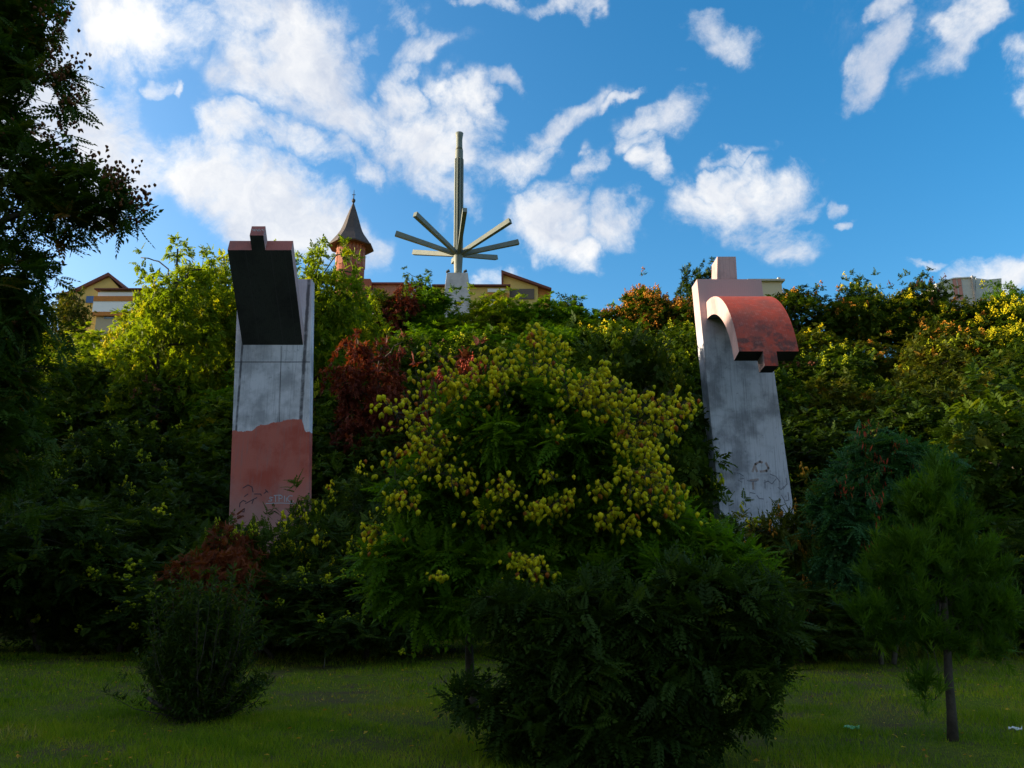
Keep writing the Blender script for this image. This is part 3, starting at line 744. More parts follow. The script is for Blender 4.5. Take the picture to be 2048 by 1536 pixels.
def pods_at(tips, dirs, n_each, tmpl, h=.28, w=.16, size=1.0):
    k = n_each; PP = np.repeat(tips, k, 0); DD = np.repeat(dirs * .5 + np.array([0, 0, .65]), k, 0); n = len(PP)
    t = rng.random(n); Q = PP + DD * (t * h)[:, None]
    lat = rng.normal(size=(n, 3)); lat[:, 2] *= .45
    Q = Q + lat * (w * (1.05 - t) * .6)[:, None]
    ti = np.clip(np.repeat(rng.uniform(.2, .7, len(tips)), k) + rng.normal(0, .12, n), 0, 1)
    return Q, size * rng.uniform(.7, 1.25, n), ti
def trunk_mesh(name, base, blobs, tips, r0, n_twigs, forks=1, seed=0, lean=0.0):
    rd = random.Random(seed); mb = MB(); base = Vector(base)
    def path(p, q, r1, r2, k=6, n=6, wig=.06):
        L = (q - p).length; pts = []
        for i in range(n + 1):
            t = i / n; m = p.lerp(q, t); m.z += .12 * L * math.sin(math.pi * t)
            if 0 < i < n: m += Vector((rd.gauss(0, wig), rd.gauss(0, wig), rd.gauss(0, wig * .6))) * L * .35
            pts.append(m)
        mb.tube(pts, [r1 + (r2 - r1) * (i / n) for i in range(n + 1)], k); return pts
    top = max(blobs, key=lambda b: b[2]); cz = sum(b[2] for b in blobs) / len(blobs)
    main = path(base, Vector((top[0], top[1], top[2])), r0, r0 * .3, 8, 9, .05)
    main[0].z = base.z
    limbs = []
    for b in blobs:
        if b is top: continue
        c = Vector(b[:3]); j = min(range(2, 8), key=lambda q: (main[q] - c).length + (0 if main[q].z < c.z else 3))
        limbs.append(path(main[j], c, r0 * (.62 - .05 * j), r0 * .14, 6, 6, .08))
    nodes = [p for L in [main[3:]] + [l[2:] for l in limbs] for p in L]
    if n_twigs and tips is not None:
        idx = rng.choice(len(tips), min(n_twigs, len(tips)), replace=False)
        for i in idx:
            q = Vector(tips[i]); p = min(nodes, key=lambda a_: (a_ - q).length + max(0, a_.z - q.z) * .7)
            path(p, q, max(r0 * .12, .006), .003, 4, 3, .1)
    return make_mesh(name, np.array(mb.v, dtype=np.float32), mb.f, smooth=True)

T_PIN = t_pinnate(5, .32, .11, .065, .2); T_PINS = t_pinnate(3, .30, .17, .11, .12); T_PINF = t_pinnate(6, .28, .085, .045, .25)
T_SIM = t_simple(.075, .02); T_POD = t_pod(.06); T_PODL = t_pod_lo(.12)
T_LOC = t_pinnate(5, .24, .07, .045, .2, 78); T_TUFT = t_tuft(8, .10, .006)

# ---- hillside tree kinds (local coordinates, base at origin, about 6.5 m tall)
def hill_variant(i, pods):
    rd = random.Random(100 + i); H = 6.4
    blobs = [(rd.uniform(-.3, .3), rd.uniform(-.3, .3), 4.4, 1.9, 1.8, 1.7)]
    for k in range(6):
        a_ = 2 * math.pi * (k + rd.random() * .6) / 6; r = rd.uniform(1.3, 2.1)
        blobs.append((r * math.cos(a_), r * math.sin(a_), rd.uniform(2.2, 4.4), rd.uniform(1.0, 1.5), rd.uniform(1.0, 1.5), rd.uniform(.8, 1.25)))
    blobs += [(rd.uniform(-1.2, 1.2), rd.uniform(-1.2, 1.2), 5.2, .9, .9, .8), (rd.uniform(-1.5, 1.5), rd.uniform(-1.2, 1.2), 5.0, .8, .8, .7)]
    crown, tips, dirs = crown_mesh('crown', blobs, 620, T_PINS, 6, 1.0, tint_sig=.2, shell=.6)
    tr = trunk_mesh('trunk', (0, 0, -.5), blobs, tips, .14, 25, seed=i)
    pm = None
    if pods:
        sel = (dirs[:, 2] > .25); tt, dd = tips[sel], dirs[sel]
        j = rng.choice(len(tt), min(len(tt), pods), replace=False)
        Q, S, ti = pods_at(tt[j] + dd[j] * .15, dd[j], 16, T_PODL, .45, .24)
        pm = make_mesh('seed_pods', *scatter_hang(T_PODL, Q, S, ti))
    return dict(crown=crown, trunk=tr, pods=pm)
def tall_variant(i):
    rd = random.Random(700 + i); blobs = [(0, 0, 6.8, 1.9, 1.8, 1.6)]
    for k in range(9):
        a_ = 2.4 * k; r = rd.uniform(1.3, 2.1); z = 2.6 + 4.6 * k / 9
        blobs.append((r * math.cos(a_), r * math.sin(a_), z, rd.uniform(1.0, 1.5), rd.uniform(1.0, 1.5), rd.uniform(.8, 1.1)))
    for k in range(7): blobs.append((rd.uniform(-2.2, 2.2), rd.uniform(-1.5, 1.5), rd.uniform(7.9, 9.0), rd.uniform(.25, .5), rd.uniform(.25, .5), rd.uniform(.5, .9)))
    crown, tips, dirs = crown_mesh('crown', blobs, 760, T_PINS, 7, .95, tint_sig=.2, shell=.6, spread=1.0)
    return dict(crown=crown, trunk=trunk_mesh('trunk', (0, 0, -.5), blobs, tips, .15, 40, seed=80 + i), pods=None, h=9.4, w=6.0)
HV = [hill_variant(0, 70), hill_variant(1, 0), hill_variant(2, 300), hill_variant(3, 60), hill_variant(4, 0), tall_variant(0), tall_variant(1)]
def put_tree(name, label, x, y, height, width, hv, leaf, pod=None, group=None, rot=None, cat_='tree', sink=0.0, bark=None):
    if height / width > 1.28 and not pod and hv < 5 and name in ('hillside_tree', 'skyline_tree'): hv = 5 + int(x * 7) % 2
    v = HV[hv]; root = empty(name, (x, y, gzf(x, y) - sink))
    s = height / v.get('h', 6.7); w = width / v.get('w', 6.0); w = max(w, s * .72)
    s = min(s, w * 1.35) if height < 4 else s
    root.scale = (w, w, s); root.rotation_euler.z = random.uniform(0, 6.28) if rot is None else rot
    for nm, me, m in (('trunk', v['trunk'], bark or BARK), ('crown', v['crown'], G[leaf]), ('seed_pods', v['pods'] if pod else None, G.get(pod))):
        if me is None: continue
        if not me.materials: me.materials.append(m)
        o = bpy.data.objects.new(nm, me); col.objects.link(o); o.parent = root
        o.material_slots[0].link = 'OBJECT'; o.material_slots[0].material = m
        if nm == 'seed_pods': o['kind'] = 'stuff'
    tag(root, label, cat_, group); return root

skyl = [(0,620),(130,640),(235,640),(255,600),(290,520),(345,485),(400,500),(450,480),(520,490),(580,520),(630,500),(650,520),(690,572),(730,580),(765,590),(800,562),(835,545),(880,585),(930,588),
        (1000,598),(1060,598),(1110,590),(1150,600),(1195,618),(1240,580),(1300,565),(1370,560),(1410,522),(1480,545),(1560,566),(1620,560),(1690,550),(1790,545),(1850,548),(1890,580),(1960,588),(2060,592)]
def skyline(px): return float(np.interp(px, [a_[0] for a_ in skyl], [a_[1] for a_ in skyl]))
COLS = [(0, 'at the far left edge'), (150, 'below the yellow gabled house'), (300, 'left of the dark slab pillar'), (430, 'behind the dark slab pillar'),
        (620, 'right of the dark slab pillar'), (760, 'below the church tower'), (900, 'below the star mast'), (1040, 'below the single pitch house'),
        (1190, 'left of the canopy pillar'), (1370, 'behind the canopy pillar'), (1560, 'right of the canopy pillar'), (1720, 'between canopy pillar and right edge'), (1880, 'below the pale apartment block'), (2030, 'at the far right edge')]
def colname(px):
    k = min(range(len(COLS)), key=lambda i: abs(COLS[i][0] + 20 - px)); return COLS[k][1]
ROWS = [  # Y, width of crown, height, tier words, n
 (29, 5.6, 5.6, 'slope foot', 10), (36, 6.2, 6.2, 'lower slope', 11), (45, 6.6, 6.2, 'mid slope', 13),
 (56, 7.4, 6.4, 'upper mid slope', 14), (69, 8.0, 6.0, 'upper slope', 16), (83, 10.5, 6.2, 'ridge', 20)]
used = {}
LOOK = {'green': 'green tree', 'dark': 'dark green tree', 'bright': 'fresh green tree', 'lime': 'yellow-green tree', 'olive': 'olive green tree', 'red': 'red-leaved tree'}
PODW = {'pod_yellow': ' with yellow pods', 'pod_lime': ' with lime pods', 'pod_orange': ' with orange pods', 'pod_brown': ' with brown pods', None: ''}
rt = random.Random(21)
for r, (Y, wd, ht, tier, n) in enumerate(ROWS):
    for i in range(n):
        y = Y + rt.uniform(-2.0, 2.0); span = .66 * y + 1.5
        x = -span + 2 * span * (i + .5 + rt.uniform(-.22, .22)) / n
        if r == 0 and (abs(x + 7.7) < 3.2 or abs(x - 7.3) < 3.2): y += 4.2
        h = ht * rt.uniform(.88, 1.15); g = gzf(x, y)
        px, _ = to_px((x, y, g + h))
        hw = (wd * .42) * FPX / (y * cP + g * sP) if px < 420 else 0
        want = max(skyline(px - hw), skyline(px), skyline(px + hw)) + (-9 if r == 5 else 14 if r == 4 else 30 + 14 * (4 - r))
        # keep each crown under the photographed skyline; on the ridge reach it
        zt = at(px, want, y).z - g
        if r == 5: h = min(max(zt, 2.2), 9)
        else: h = min(h, max(zt, 2.5))
        if 120 < px < 262 and r == 5: h = min(h, 2.2)
        if 780 < px < 1160 and r == 5: h = max(h * rt.uniform(.88, 1.1), 2.2)
        leaf, pod, hv = 'green', None, rt.choice([0, 1, 3, 4])
        if px < 700 and r >= 3: leaf = 'lime'
        elif px < 620 and r == 2: leaf = rt.choice(['green', 'bright'])
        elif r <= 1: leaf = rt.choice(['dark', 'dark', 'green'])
        elif px > 1560 and r in (2, 3, 4): leaf = rt.choice(['olive', 'green', 'olive'])
        if r >= 4 and 760 < px < 1200: leaf = rt.choice(['bright', 'bright', 'lime', 'olive'])  # brighter leaf colours put the sunlit look of the ridge into the crowns
        if r == 5 and (px < 300 or 1200 < px < 1460): pod, hv = 'pod_orange', 2
        elif r == 5 and px > 1500: pod, hv = rt.choice(['pod_orange', 'pod_yellow', 'pod_yellow']), rt.choice([0, 2, 3])
        elif r == 4 and (px < 330 or px > 1150): pod, hv = rt.choice(['pod_yellow', 'pod_orange', 'pod_lime']), rt.choice([0, 2])
        elif r in (2, 3) and rt.random() < (.55 if px < 1500 else .3): pod, hv = rt.choice(['pod_lime', 'pod_lime', 'pod_brown']), rt.choice([0, 3])
        elif r <= 1 and rt.random() < .4: pod, hv = 'pod_lime', rt.choice([0, 3])
        if r == 1 and 640 < px < 800: leaf, pod, hv = 'red', None, 1
        lab = f"{LOOK[leaf]}{PODW[pod]} on the {tier} {colname(px)}"
        used[lab] = used.get(lab, 0) + 1
        if used[lab] > 1: lab = lab.replace(LOOK[leaf], ['', '', 'smaller ', 'third '][min(used[lab], 3)] + LOOK[leaf])
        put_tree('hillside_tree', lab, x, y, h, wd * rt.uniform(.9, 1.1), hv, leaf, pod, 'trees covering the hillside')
# the tall ones that break the skyline
for (px, py, Y, w, leaf, pod, hv, lab) in [
    (362,490,44,6.0,'lime',None,4,'tallest bright yellow-green tree breaking the skyline left of the dark slab'),
    (440,486,48,6.5,'lime',None,1,'yellow-green tree whose top peeps out beside the upper left of the slab'),
    (560,505,50,4.5,'lime',None,4,'yellow-green tree peeping over the terracotta end of the slab'),
    (636,490,46,2.0,'lime',None,1,'yellow-green tree with one thin top shoot in front of the church tower'),
    (705,575,52,4.2,'lime',None,4,'yellow-green tree covering the foot of the church tower'),
    (308,600,52,4.0,'lime','pod_yellow',2,'yellow tree crown just right of the yellow gabled house'),
    (752,668,36,4.0,'red',None,1,'dark red autumn tree on the slope between slab pillar and central tree'),
    (925,690,34,3.0,'red','pod_red',0,'small red podded tree just behind the left of the central tree'),
    (1215,615,25.8,4.4,'green','pod_lime',3,'dense green tree standing just left of the canopy pillar'),
    (798,572,80,3.0,'red',None,1,'small purple-red tree on the ridge beside the parish house'),
    (838,545,84,6.5,'green',None,4,'rounded fresh green tree on the ridge left of the star mast'),
    (150,572,100,4.0,'olive',None,1,'small dark tree in front of the yellow gabled house'),
    (1412,520,86,6.5,'dark',None,3,'dark tree sticking up behind the left shoulder of the canopy pillar'),
    (1290,560,84,8,'green','pod_orange',2,'golden tree on the ridge a little left of the canopy pillar'),
    (1835,540,84,6.0,'dark','pod_brown',0,'dark broken tree top on the ridge left of the apartment block'),
    (1715,545,84,6.5,'green','pod_yellow',0,'green tree top with yellow pods on the ridge right of the canopy'),
    (2010,556,110,9,'feather',None,1,'pale soft willow like tree on the ridge near the apartment block'),
    (1140,585,100,6,'dark',None,1,'thin dark tree beside the single pitch house')]:
    p = at(px, py, Y); g = gzf(p.x, Y)
    put_tree('skyline_tree', lab, p.x, Y, max(p.z - g, 2.5), w, hv, leaf, pod, None)

# ---- undergrowth that covers the hillside between the trunks
n = 16000
uy = 24.5 + 64 * rng.random(n) ** 1.3; ux = rng.uniform(-1, 1, n) * (.7 * uy + 3)
keep = (uy > 26.2) | ((np.abs(ux + 7.7) > 1.8) & (np.abs(ux - 7.3) > 1.8)); ux, uy = ux[keep], uy[keep]; n = len(ux)
uz = gz(ux, uy) + rng.random(n) * 1.3
D = rng.normal(size=(n, 3)); D[:, 2] = np.abs(D[:, 2]) * .6
V, F, T = scatter(T_PINS, np.stack([ux, uy, uz], 1), D, rng.uniform(1.2, 2.2, n), rng.random(n) * .6)
o = obj('undergrowth', make_mesh('undergrowth', V, F, T), G['dark']); tag(o, 'dark leafy undergrowth covering the slope between the trees', 'undergrowth', kind='stuff')

# ---- bushes and small trees along the back of the lawn
def bush_variant(i, tmpl, size, n, per, pods, H=4.0, W=2.0, low=.9):
    rd = random.Random(300 + i); blobs = [(0, 0, H * .62, W * .55, W * .5, H * .32)]
    for k in range(7):
        a_ = 2 * math.pi * (k + rd.random() * .7) / 7; r = rd.uniform(.5, .72) * W
        blobs.append((r * math.cos(a_), r * math.sin(a_), rd.uniform(low, H * .72), rd.uniform(.35, .5) * W, rd.uniform(.35, .5) * W, rd.uniform(.3, .48) * W))
    crown, tips, dirs = crown_mesh('crown', blobs, n, tmpl, per, size, shell=.6)
    tr = trunk_mesh('trunk', (0, 0, -.2), blobs, tips, .07, 60, seed=50 + i); pm = None
    if pods:
        sel = dirs[:, 2] > .1; tt, dd = tips[sel], dirs[sel]; j = rng.choice(len(tt), min(len(tt), pods), replace=False)
        Q, S, ti = pods_at(tt[j] + dd[j] * .1, dd[j], 15, T_POD, .32, .15); pm = make_mesh('seed_pods', *scatter_hang(t_pod_lo(.09), Q, S, ti))
    return dict(crown=crown, trunk=tr, pods=pm)
b0i = len(HV)
HV += [bush_variant(0, T_PIN, .9, 800, 6, 80), bush_variant(1, T_PIN, .85, 800, 6, 60), bush_variant(2, T_LOC, 1.1, 1100, 7, 0), bush_variant(3, T_PIN, .8, 700, 6, 0)]
def put_bush(name, label, px, py_top, Y, w, hv, leaf, pod=None, cat_='shrub', bark=None, sink=0):
    p = at(px, py_top, Y); h = p.z - gzf(p.x, Y)
    return put_tree(name, label, p.x, Y, h * 6.7 / 4.1 * 1.0, w * 6.0 / 3.8, hv, leaf, pod, None, cat_=cat_, bark=bark, sink=sink)
B0, B1, B2, B3 = b0i, b0i + 1, b0i + 2, b0i + 3
for a_ in [
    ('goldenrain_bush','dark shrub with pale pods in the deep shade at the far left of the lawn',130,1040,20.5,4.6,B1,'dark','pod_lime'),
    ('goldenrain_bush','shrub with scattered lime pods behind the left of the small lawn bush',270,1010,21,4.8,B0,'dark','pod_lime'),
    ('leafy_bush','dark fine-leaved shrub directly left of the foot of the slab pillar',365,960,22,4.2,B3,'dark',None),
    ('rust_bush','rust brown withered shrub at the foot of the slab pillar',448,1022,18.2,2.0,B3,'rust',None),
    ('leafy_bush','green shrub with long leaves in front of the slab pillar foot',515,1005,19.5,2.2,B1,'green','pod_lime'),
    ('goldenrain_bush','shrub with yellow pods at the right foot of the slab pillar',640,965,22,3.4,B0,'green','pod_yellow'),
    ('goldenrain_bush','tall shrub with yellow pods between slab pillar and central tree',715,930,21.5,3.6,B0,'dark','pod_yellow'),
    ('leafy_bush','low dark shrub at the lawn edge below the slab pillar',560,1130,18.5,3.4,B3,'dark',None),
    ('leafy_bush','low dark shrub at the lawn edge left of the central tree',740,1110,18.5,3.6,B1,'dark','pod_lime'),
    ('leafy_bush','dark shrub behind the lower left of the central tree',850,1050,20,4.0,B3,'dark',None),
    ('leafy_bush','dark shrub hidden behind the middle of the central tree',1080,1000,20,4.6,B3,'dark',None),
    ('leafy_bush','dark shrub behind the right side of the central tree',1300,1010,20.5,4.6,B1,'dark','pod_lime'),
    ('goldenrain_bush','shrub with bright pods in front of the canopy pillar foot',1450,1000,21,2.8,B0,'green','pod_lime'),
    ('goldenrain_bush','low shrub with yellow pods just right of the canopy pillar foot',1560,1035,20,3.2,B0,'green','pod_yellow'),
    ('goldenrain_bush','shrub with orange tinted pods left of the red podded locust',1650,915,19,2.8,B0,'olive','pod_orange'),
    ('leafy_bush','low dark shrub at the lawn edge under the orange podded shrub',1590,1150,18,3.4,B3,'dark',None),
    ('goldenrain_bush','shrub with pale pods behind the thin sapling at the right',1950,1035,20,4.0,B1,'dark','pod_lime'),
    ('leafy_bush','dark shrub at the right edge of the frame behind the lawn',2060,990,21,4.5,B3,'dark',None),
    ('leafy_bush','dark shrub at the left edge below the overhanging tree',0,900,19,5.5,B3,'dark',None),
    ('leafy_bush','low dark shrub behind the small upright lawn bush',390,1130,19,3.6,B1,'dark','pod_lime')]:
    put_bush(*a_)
# arching broad tree on the right edge
put_tree('arching_tree', 'broad arching green tree leaning in from the right edge', at(2040, 800, 26).x, 26, at(2040,705,26).z - gzf(at(2040,705,26).x, 26), 8.4, 3, 'green', None)

# ---- blue-green locust with red pods, pale twin stems
LX = at(1770, 1300, 17.5); rootL = empty('locust_tree', (LX.x, 17.5, 0))
def loc(pts, Y, root):   # pixel ellipsoids -> local blobs
    out = []
    for (px, py, rx, ry, dy, rd_) in pts:
        c = at(px, py, Y + dy); k = (c.y * cP + (c.z - EYE) * sP) / FPX
        out.append((c.x - root.location.x, c.y - root.location.y, c.z - root.location.z, rx * k, rd_, ry * k))
    return out
bl = loc([(1760,930,80,60,0,.7),(1700,1020,80,80,-.3,.7),(1800,1050,110,100,.2,.9),(1850,960,60,70,0,.6),(1740,1130,110,70,0,.8),(1850,1150,80,80,.2,.7),(1780,1210,70,50,0,.6)], 17.5, rootL)
crown, tips, dirs = crown_mesh('crown', bl, 1300, T_LOC, 7, 1.25, shell=.5)
obj('crown', crown, G['teal'], rootL)
mbt = MB()
for bx, tx, ty in ((1760, 1745, 1000), (1785, 1815, 1010)):
    p = at(bx, 1305, 17.5); q = at(tx, ty, 17.5); mid = p.lerp(q, .5) + Vector((.08, 0, 0)); o_ = Vector(rootL.location); p.z = 0
    mbt.tube([p - o_, mid - o_, q - o_], [.055, .04, .012], 8)
mbt.build('trunk', BARKP, rootL, smooth=True)
obj('branch', trunk_mesh('branch', (0, 0, .8), bl, tips, .035, 90, seed=5), BARK, rootL)
cand = np.where((dirs[:, 1] < .2) & (np.abs(tips[:, 0]) < 1.0))[0]; jj_ = rng.choice(cand, 46, replace=False); mbp = []
Q = np.repeat(tips[jj_], 12, 0) + rng.normal(0, .1, (46 * 12, 3)) - np.array([0, .2, 0])
pv = make_mesh('red_pods', *scatter(t_simple(.16, .03), Q, np.stack([rng.normal(0, .3, len(Q)), rng.normal(0, .3, len(Q)), -np.ones(len(Q))], 1), rng.uniform(.7, 1.2, len(Q)), rng.random(len(Q))))
o = obj('red_pods', pv, G['pod_red'], rootL); o['kind'] = 'stuff'
tag(rootL, 'blue-green locust tree with dark red pods on two pale stems', 'tree')

# ---- feathery sapling on the right of the lawn
SX = at(1905, 1478, 9.25); rootS = empty('feathery_sapling', (SX.x, 9.25, 0))
bl = loc([(1880,960,22,60,0,.15),(1845,1010,40,40,0,.25),(1915,1050,45,45,0,.3),(1820,1100,60,40,-.1,.35),(1880,1120,50,60,0,.3),(1960,1130,60,45,.1,.3),(1770,1150,50,30,-.1,.3),(1745,1220,50,35,-.1,.25),(1830,1200,60,35,0,.35),
          (1930,1210,60,40,.1,.35),(2000,1220,45,50,.1,.3),(1990,1290,35,30,0,.25),(1860,1270,50,30,0,.3),(1850,1365,26,35,-.1,.15),(1870,1400,16,20,-.1,.1),(1785,1270,35,25,0,.2),(1925,1290,30,22,0,.2)], 9.25, rootS)
crown, tips, dirs = crown_mesh('crown', bl, 470, T_TUFT, 12, 1.1, spread=.38, upd=-.4, shell=.3, reach=.3)
obj('crown', crown, G['feather'], rootS)
mbt = MB(); o_ = Vector(rootS.location)
pts = [(1907,1480),(1903,1420),(1897,1350),(1893,1260),(1885,1150),(1878,1000),(1875,920)]
mbt.tube([at(x, y, 9.25) - o_ if i else Vector((0, 0, -.05)) for i, (x, y) in enumerate(pts)], [.062,.05,.045,.038,.028,.014,.005], 10)
mbt.build('trunk', BARK, rootS, smooth=True)
obj('branch', trunk_mesh('branch', (at(1893,1260,9.25) - o_), bl, tips, .02, 150, seed=9), BARK, rootS)
tag(rootS, 'thin dark sapling with feathery green foliage standing on the right of the lawn', 'sapling')

# ---- upright privet-like bush on the left of the lawn
SB = at(390, 1440, 10.4); rootB = empty('lawn_bush', (SB.x, 10.4, 0)); o_ = Vector(rootB.location)
mbt = MB(); PPn, DDn = [], []
rb = random.Random(8)
for i in range(150):
    tx = rb.gauss(400, 62); ty = rb.uniform(1140, 1400) if i > 30 else rb.uniform(1130, 1200)
    if ty < 1220: tx = rb.gauss(415, 55)
    if i % 9 == 0: tx = rb.choice([rb.uniform(285, 330), rb.uniform(480, 530)]); ty = rb.uniform(1200, 1360)
    Yd = 10.4 + rb.gauss(0, .38); q = at(tx, ty, Yd) - o_; p = Vector((rb.gauss(0, .16), rb.gauss(0, .12), -.03))
    mid = p.lerp(q, .5) + Vector(((q.x - p.x) * .22, (q.y - p.y) * .2, 0)); mbt.tube([p, mid, q], [.008, .005, .0015], 4)
    for k in range(90):
        t = .15 + .85 * rb.random(); b = (p * (1-t)**2 + mid * 2 * t * (1-t) + q * t * t)
        PPn.append(b); DDn.append((rb.gauss(0, 1), rb.gauss(0, 1), rb.uniform(.1, 1.5)))
bl = loc([(398,1330,95,85,0,.5),(400,1400,85,45,0,.45),(410,1250,75,70,0,.4)], 10.4, rootB)
cm2, tps, drs = crown_mesh('leaves', bl, 1500, T_SIM, 9, 1.1, shell=.45)
V, F, T = scatter(T_SIM, np.array([tuple(p) for p in PPn]), np.array(DDn), rng.uniform(.9, 1.6, len(PPn)), rng.random(len(PPn)))
obj('shoot_leaves', make_mesh('shoot_leaves', V, F, T), G['dark'], rootB); obj('crown', cm2, G['dark'], rootB)
mbt.build('stem', BARK, rootB)
mb = MB(); pp = [at(x, y, 10.2) - o_ for x, y in ((345,1418),(325,1413),(308,1405),(294,1394))]; mb.tube(pp, [.03, .035, .028, .02], 7); mb.build('broken_branch', BARK, rootB, smooth=True)
tag(rootB, 'small upright dark green bush standing alone on the left of the lawn', 'bush')

# ---- central goldenrain tree
YT = 9.6; CB = at(1060, 1440, YT); rootC = empty('goldenrain_tree', (CB.x, YT, 0)); o_ = Vector(rootC.location)
blC = loc([(1065,790,95,45,0,.5),(1050,815,120,45,-.5,.4),(1010,880,110,40,-.6,.4),(1140,885,90,40,-.5,.4),(960,840,95,50,-.1,.5),(1150,870,100,55,0,.5),(1010,905,90,45,.1,.6),(1110,950,110,45,0,.6),(900,930,80,40,-.2,.5),(1215,950,90,50,0,.6),(860,1000,80,45,-.1,.5),
           (1260,1040,100,50,0,.6),(960,1010,70,40,-.2,.5),(1130,1050,90,40,.1,.6),(840,1110,95,50,-.2,.6),(940,1120,90,45,-.2,.6),(1050,1120,80,40,0,.6),(1220,1130,120,60,0,.7),(780,1160,60,45,-.3,.4),
           (900,1200,90,45,-.2,.5),(1370,1110,95,60,.1,.5),(1080,1200,120,50,0,.6),(1470,1140,80,60,.1,.5),(1070,700,25,35,0,.2)], YT, rootC)
crown, tips, dirs = crown_mesh('crown', blC, 1400, T_PINF, 7, 1.0, shell=.4, tint_sig=.14)
obj('crown', crown, G['bright'], rootC)
def stem(pix, rad, name='stem', m=BARK, root=rootC, dy=0.0, Y=YT):
    mb = MB(); pts = [at(x, y, Y + dy * i / len(pix)) - Vector(root.location) for i, (x, y) in enumerate(pix)]; mb.tube(pts, rad, 8); return mb.build(name, m, root, smooth=True)
stem([(1050,1470),(1040,1380),(1035,1250),(1040,1150),(1052,1060),(1058,960),(1056,860),(1060,740)], [.06,.055,.05,.045,.038,.03,.02,.008], 'trunk')
stem([(1040,1400),(1025,1300),(1020,1180),(1000,1080),(985,980),(960,880),(930,800)], [.045,.04,.034,.028,.022,.015,.006], 'limb', dy=-.4)
stem([(1045,1160),(1020,1100),(960,1010),(900,940),(870,880)], [.03,.026,.02,.014,.005], 'limb', dy=-.5)
stem([(1055,1050),(1090,990),(1150,920),(1200,850)], [.028,.022,.016,.005], 'limb', dy=.3)
stem([(1060,1180),(1110,1090),(1190,1020),(1270,950)], [.03,.024,.016,.005], 'limb', dy=.4)
stem([(1030,1250),(960,1170),(880,1120),(790,1090)], [.03,.022,.016,.005], 'limb', dy=-.6)
stem([(1060,1250),(1150,1180),(1290,1120),(1420,1090)], [.03,.022,.016,.005], 'limb', dy=.3)
obj('branch', trunk_mesh('branch', (at(1058,960,YT) - o_), blC, tips, .018, 220, seed=12), BARK, rootC)
# panicles of papery pods (pixel of panicle foot, panicle tip, number)
PAN_ = [((1065,760),(1070,650),60),((1040,770),(1000,690),24),((1090,760),(1115,680),20),((1010,790),(1000,730),28),((990,760),(960,700),16),((975,810),(930,740),30),((950,830),(900,760),30),
 ((920,800),(870,700),12),((880,830),(850,690),12),((860,850),(830,740),12),((1150,800),(1190,740),20),((1190,820),(1210,760),34),((1160,820),(1170,760),34),((1140,800),(1120,740),14),
 ((1200,740),(1215,715),7),((1250,850),(1240,770),24),((1270,860),(1290,775),26),((1300,850),(1340,780),20),((1330,860),(1370,800),18),((1310,880),(1290,840),26),((1270,900),(1250,850),30),
 ((1290,960),(1290,890),30),((1300,1010),(1310,930),34),((1330,1040),(1350,970),26),((1260,1000),(1260,940),14),((870,900),(840,840),26),((860,940),(850,880),26),((850,920),(890,870),18),((830,860),(810,790),12),
 ((800,840),(760,790),16),((790,960),(790,900),12),((815,1010),(790,980),16),((905,980),(900,930),10),((940,980),(925,945),12),((1090,1020),(1140,990),26),((1060,1030),(1080,1000),18),((1000,1000),(1010,955),18),((980,1050),(960,1010),14),
 ((1040,1130),(1030,1100),16),((1060,1150),(1070,1110),20),((1045,1170),(1095,1150),12),((1200,990),(1200,960),10),((1210,1040),(1230,1010),10),((1250,1060),(1260,1030),10),((1215,1050),(1200,1030),7),
 ((770,1080),(740,1050),20),((760,1110),(745,1080),14),((875,1155),(885,1140),9),((1110,960),(1090,940),6),((930,900),(960,860),12),((1225,770),(1215,740),8),((1350,830),(1385,800),10),((1130,870),(1100,840),8),((995,850),(960,815),14)]
podsP = []; panst = MB(); rp = random.Random(4)
for (f, t, k) in PAN_:
    Yd = YT - rp.uniform(.55, 1.15); A = at(*f, Yd) - o_; B = at(*t, Yd) - o_
    panst.tube([A, A.lerp(B, .5) + Vector((0, 0, .02)), B], [.005, .004, .002], 4)
    L = (B - A).length; k = int(k * 2.4)
    for i in range(k):
        tt = rp.random() ** .9; c = A.lerp(B, tt); wv = (.32 * (1 - .6 * tt)) * min(1, L / .3)
        q = c + Vector((rp.gauss(0, wv * .55), rp.gauss(0, wv * .6), rp.gauss(0, wv * .3)))
        podsP.append(q); panst.tube([c, q], [.0022, .0015], 3, cap=False)
panst.build('panicle_stalk', BARK, rootC)
rp.shuffle(podsP); podsP.sort(key=lambda q: q.y)
podmeshes = []
for k in range(6):
    V, T = t_pod(.064 * (.85 + .06 * k)); me = make_mesh('seed_pod', V, T, np.full(len(V), [.25, .45, .6, .35, .8, .5][k])); me.materials.append(G['pod_yellow']); podmeshes.append(me)
for q in podsP[:300]:
    o = bpy.data.objects.new('seed_pod', podmeshes[rp.randrange(6)]); col.objects.link(o); o.parent = rootC; o.location = q
    o.rotation_euler = (rp.gauss(0, .4), rp.gauss(0, .4), rp.uniform(0, 6.28)); o.scale = [rp.uniform(.65, 1.25)] * 3
rest = np.array([tuple(q) for q in podsP[300:]])
o = obj('seed_pods', make_mesh('seed_pods', *scatter_hang(t_pod(.064), rest, rng.uniform(.8, 1.2, len(rest)), rng.random(len(rest)))), G['pod_yellow'], rootC); o['kind'] = 'stuff'
tag(rootC, 'central goldenrain tree hung all over with yellow papery pods', 'tree')

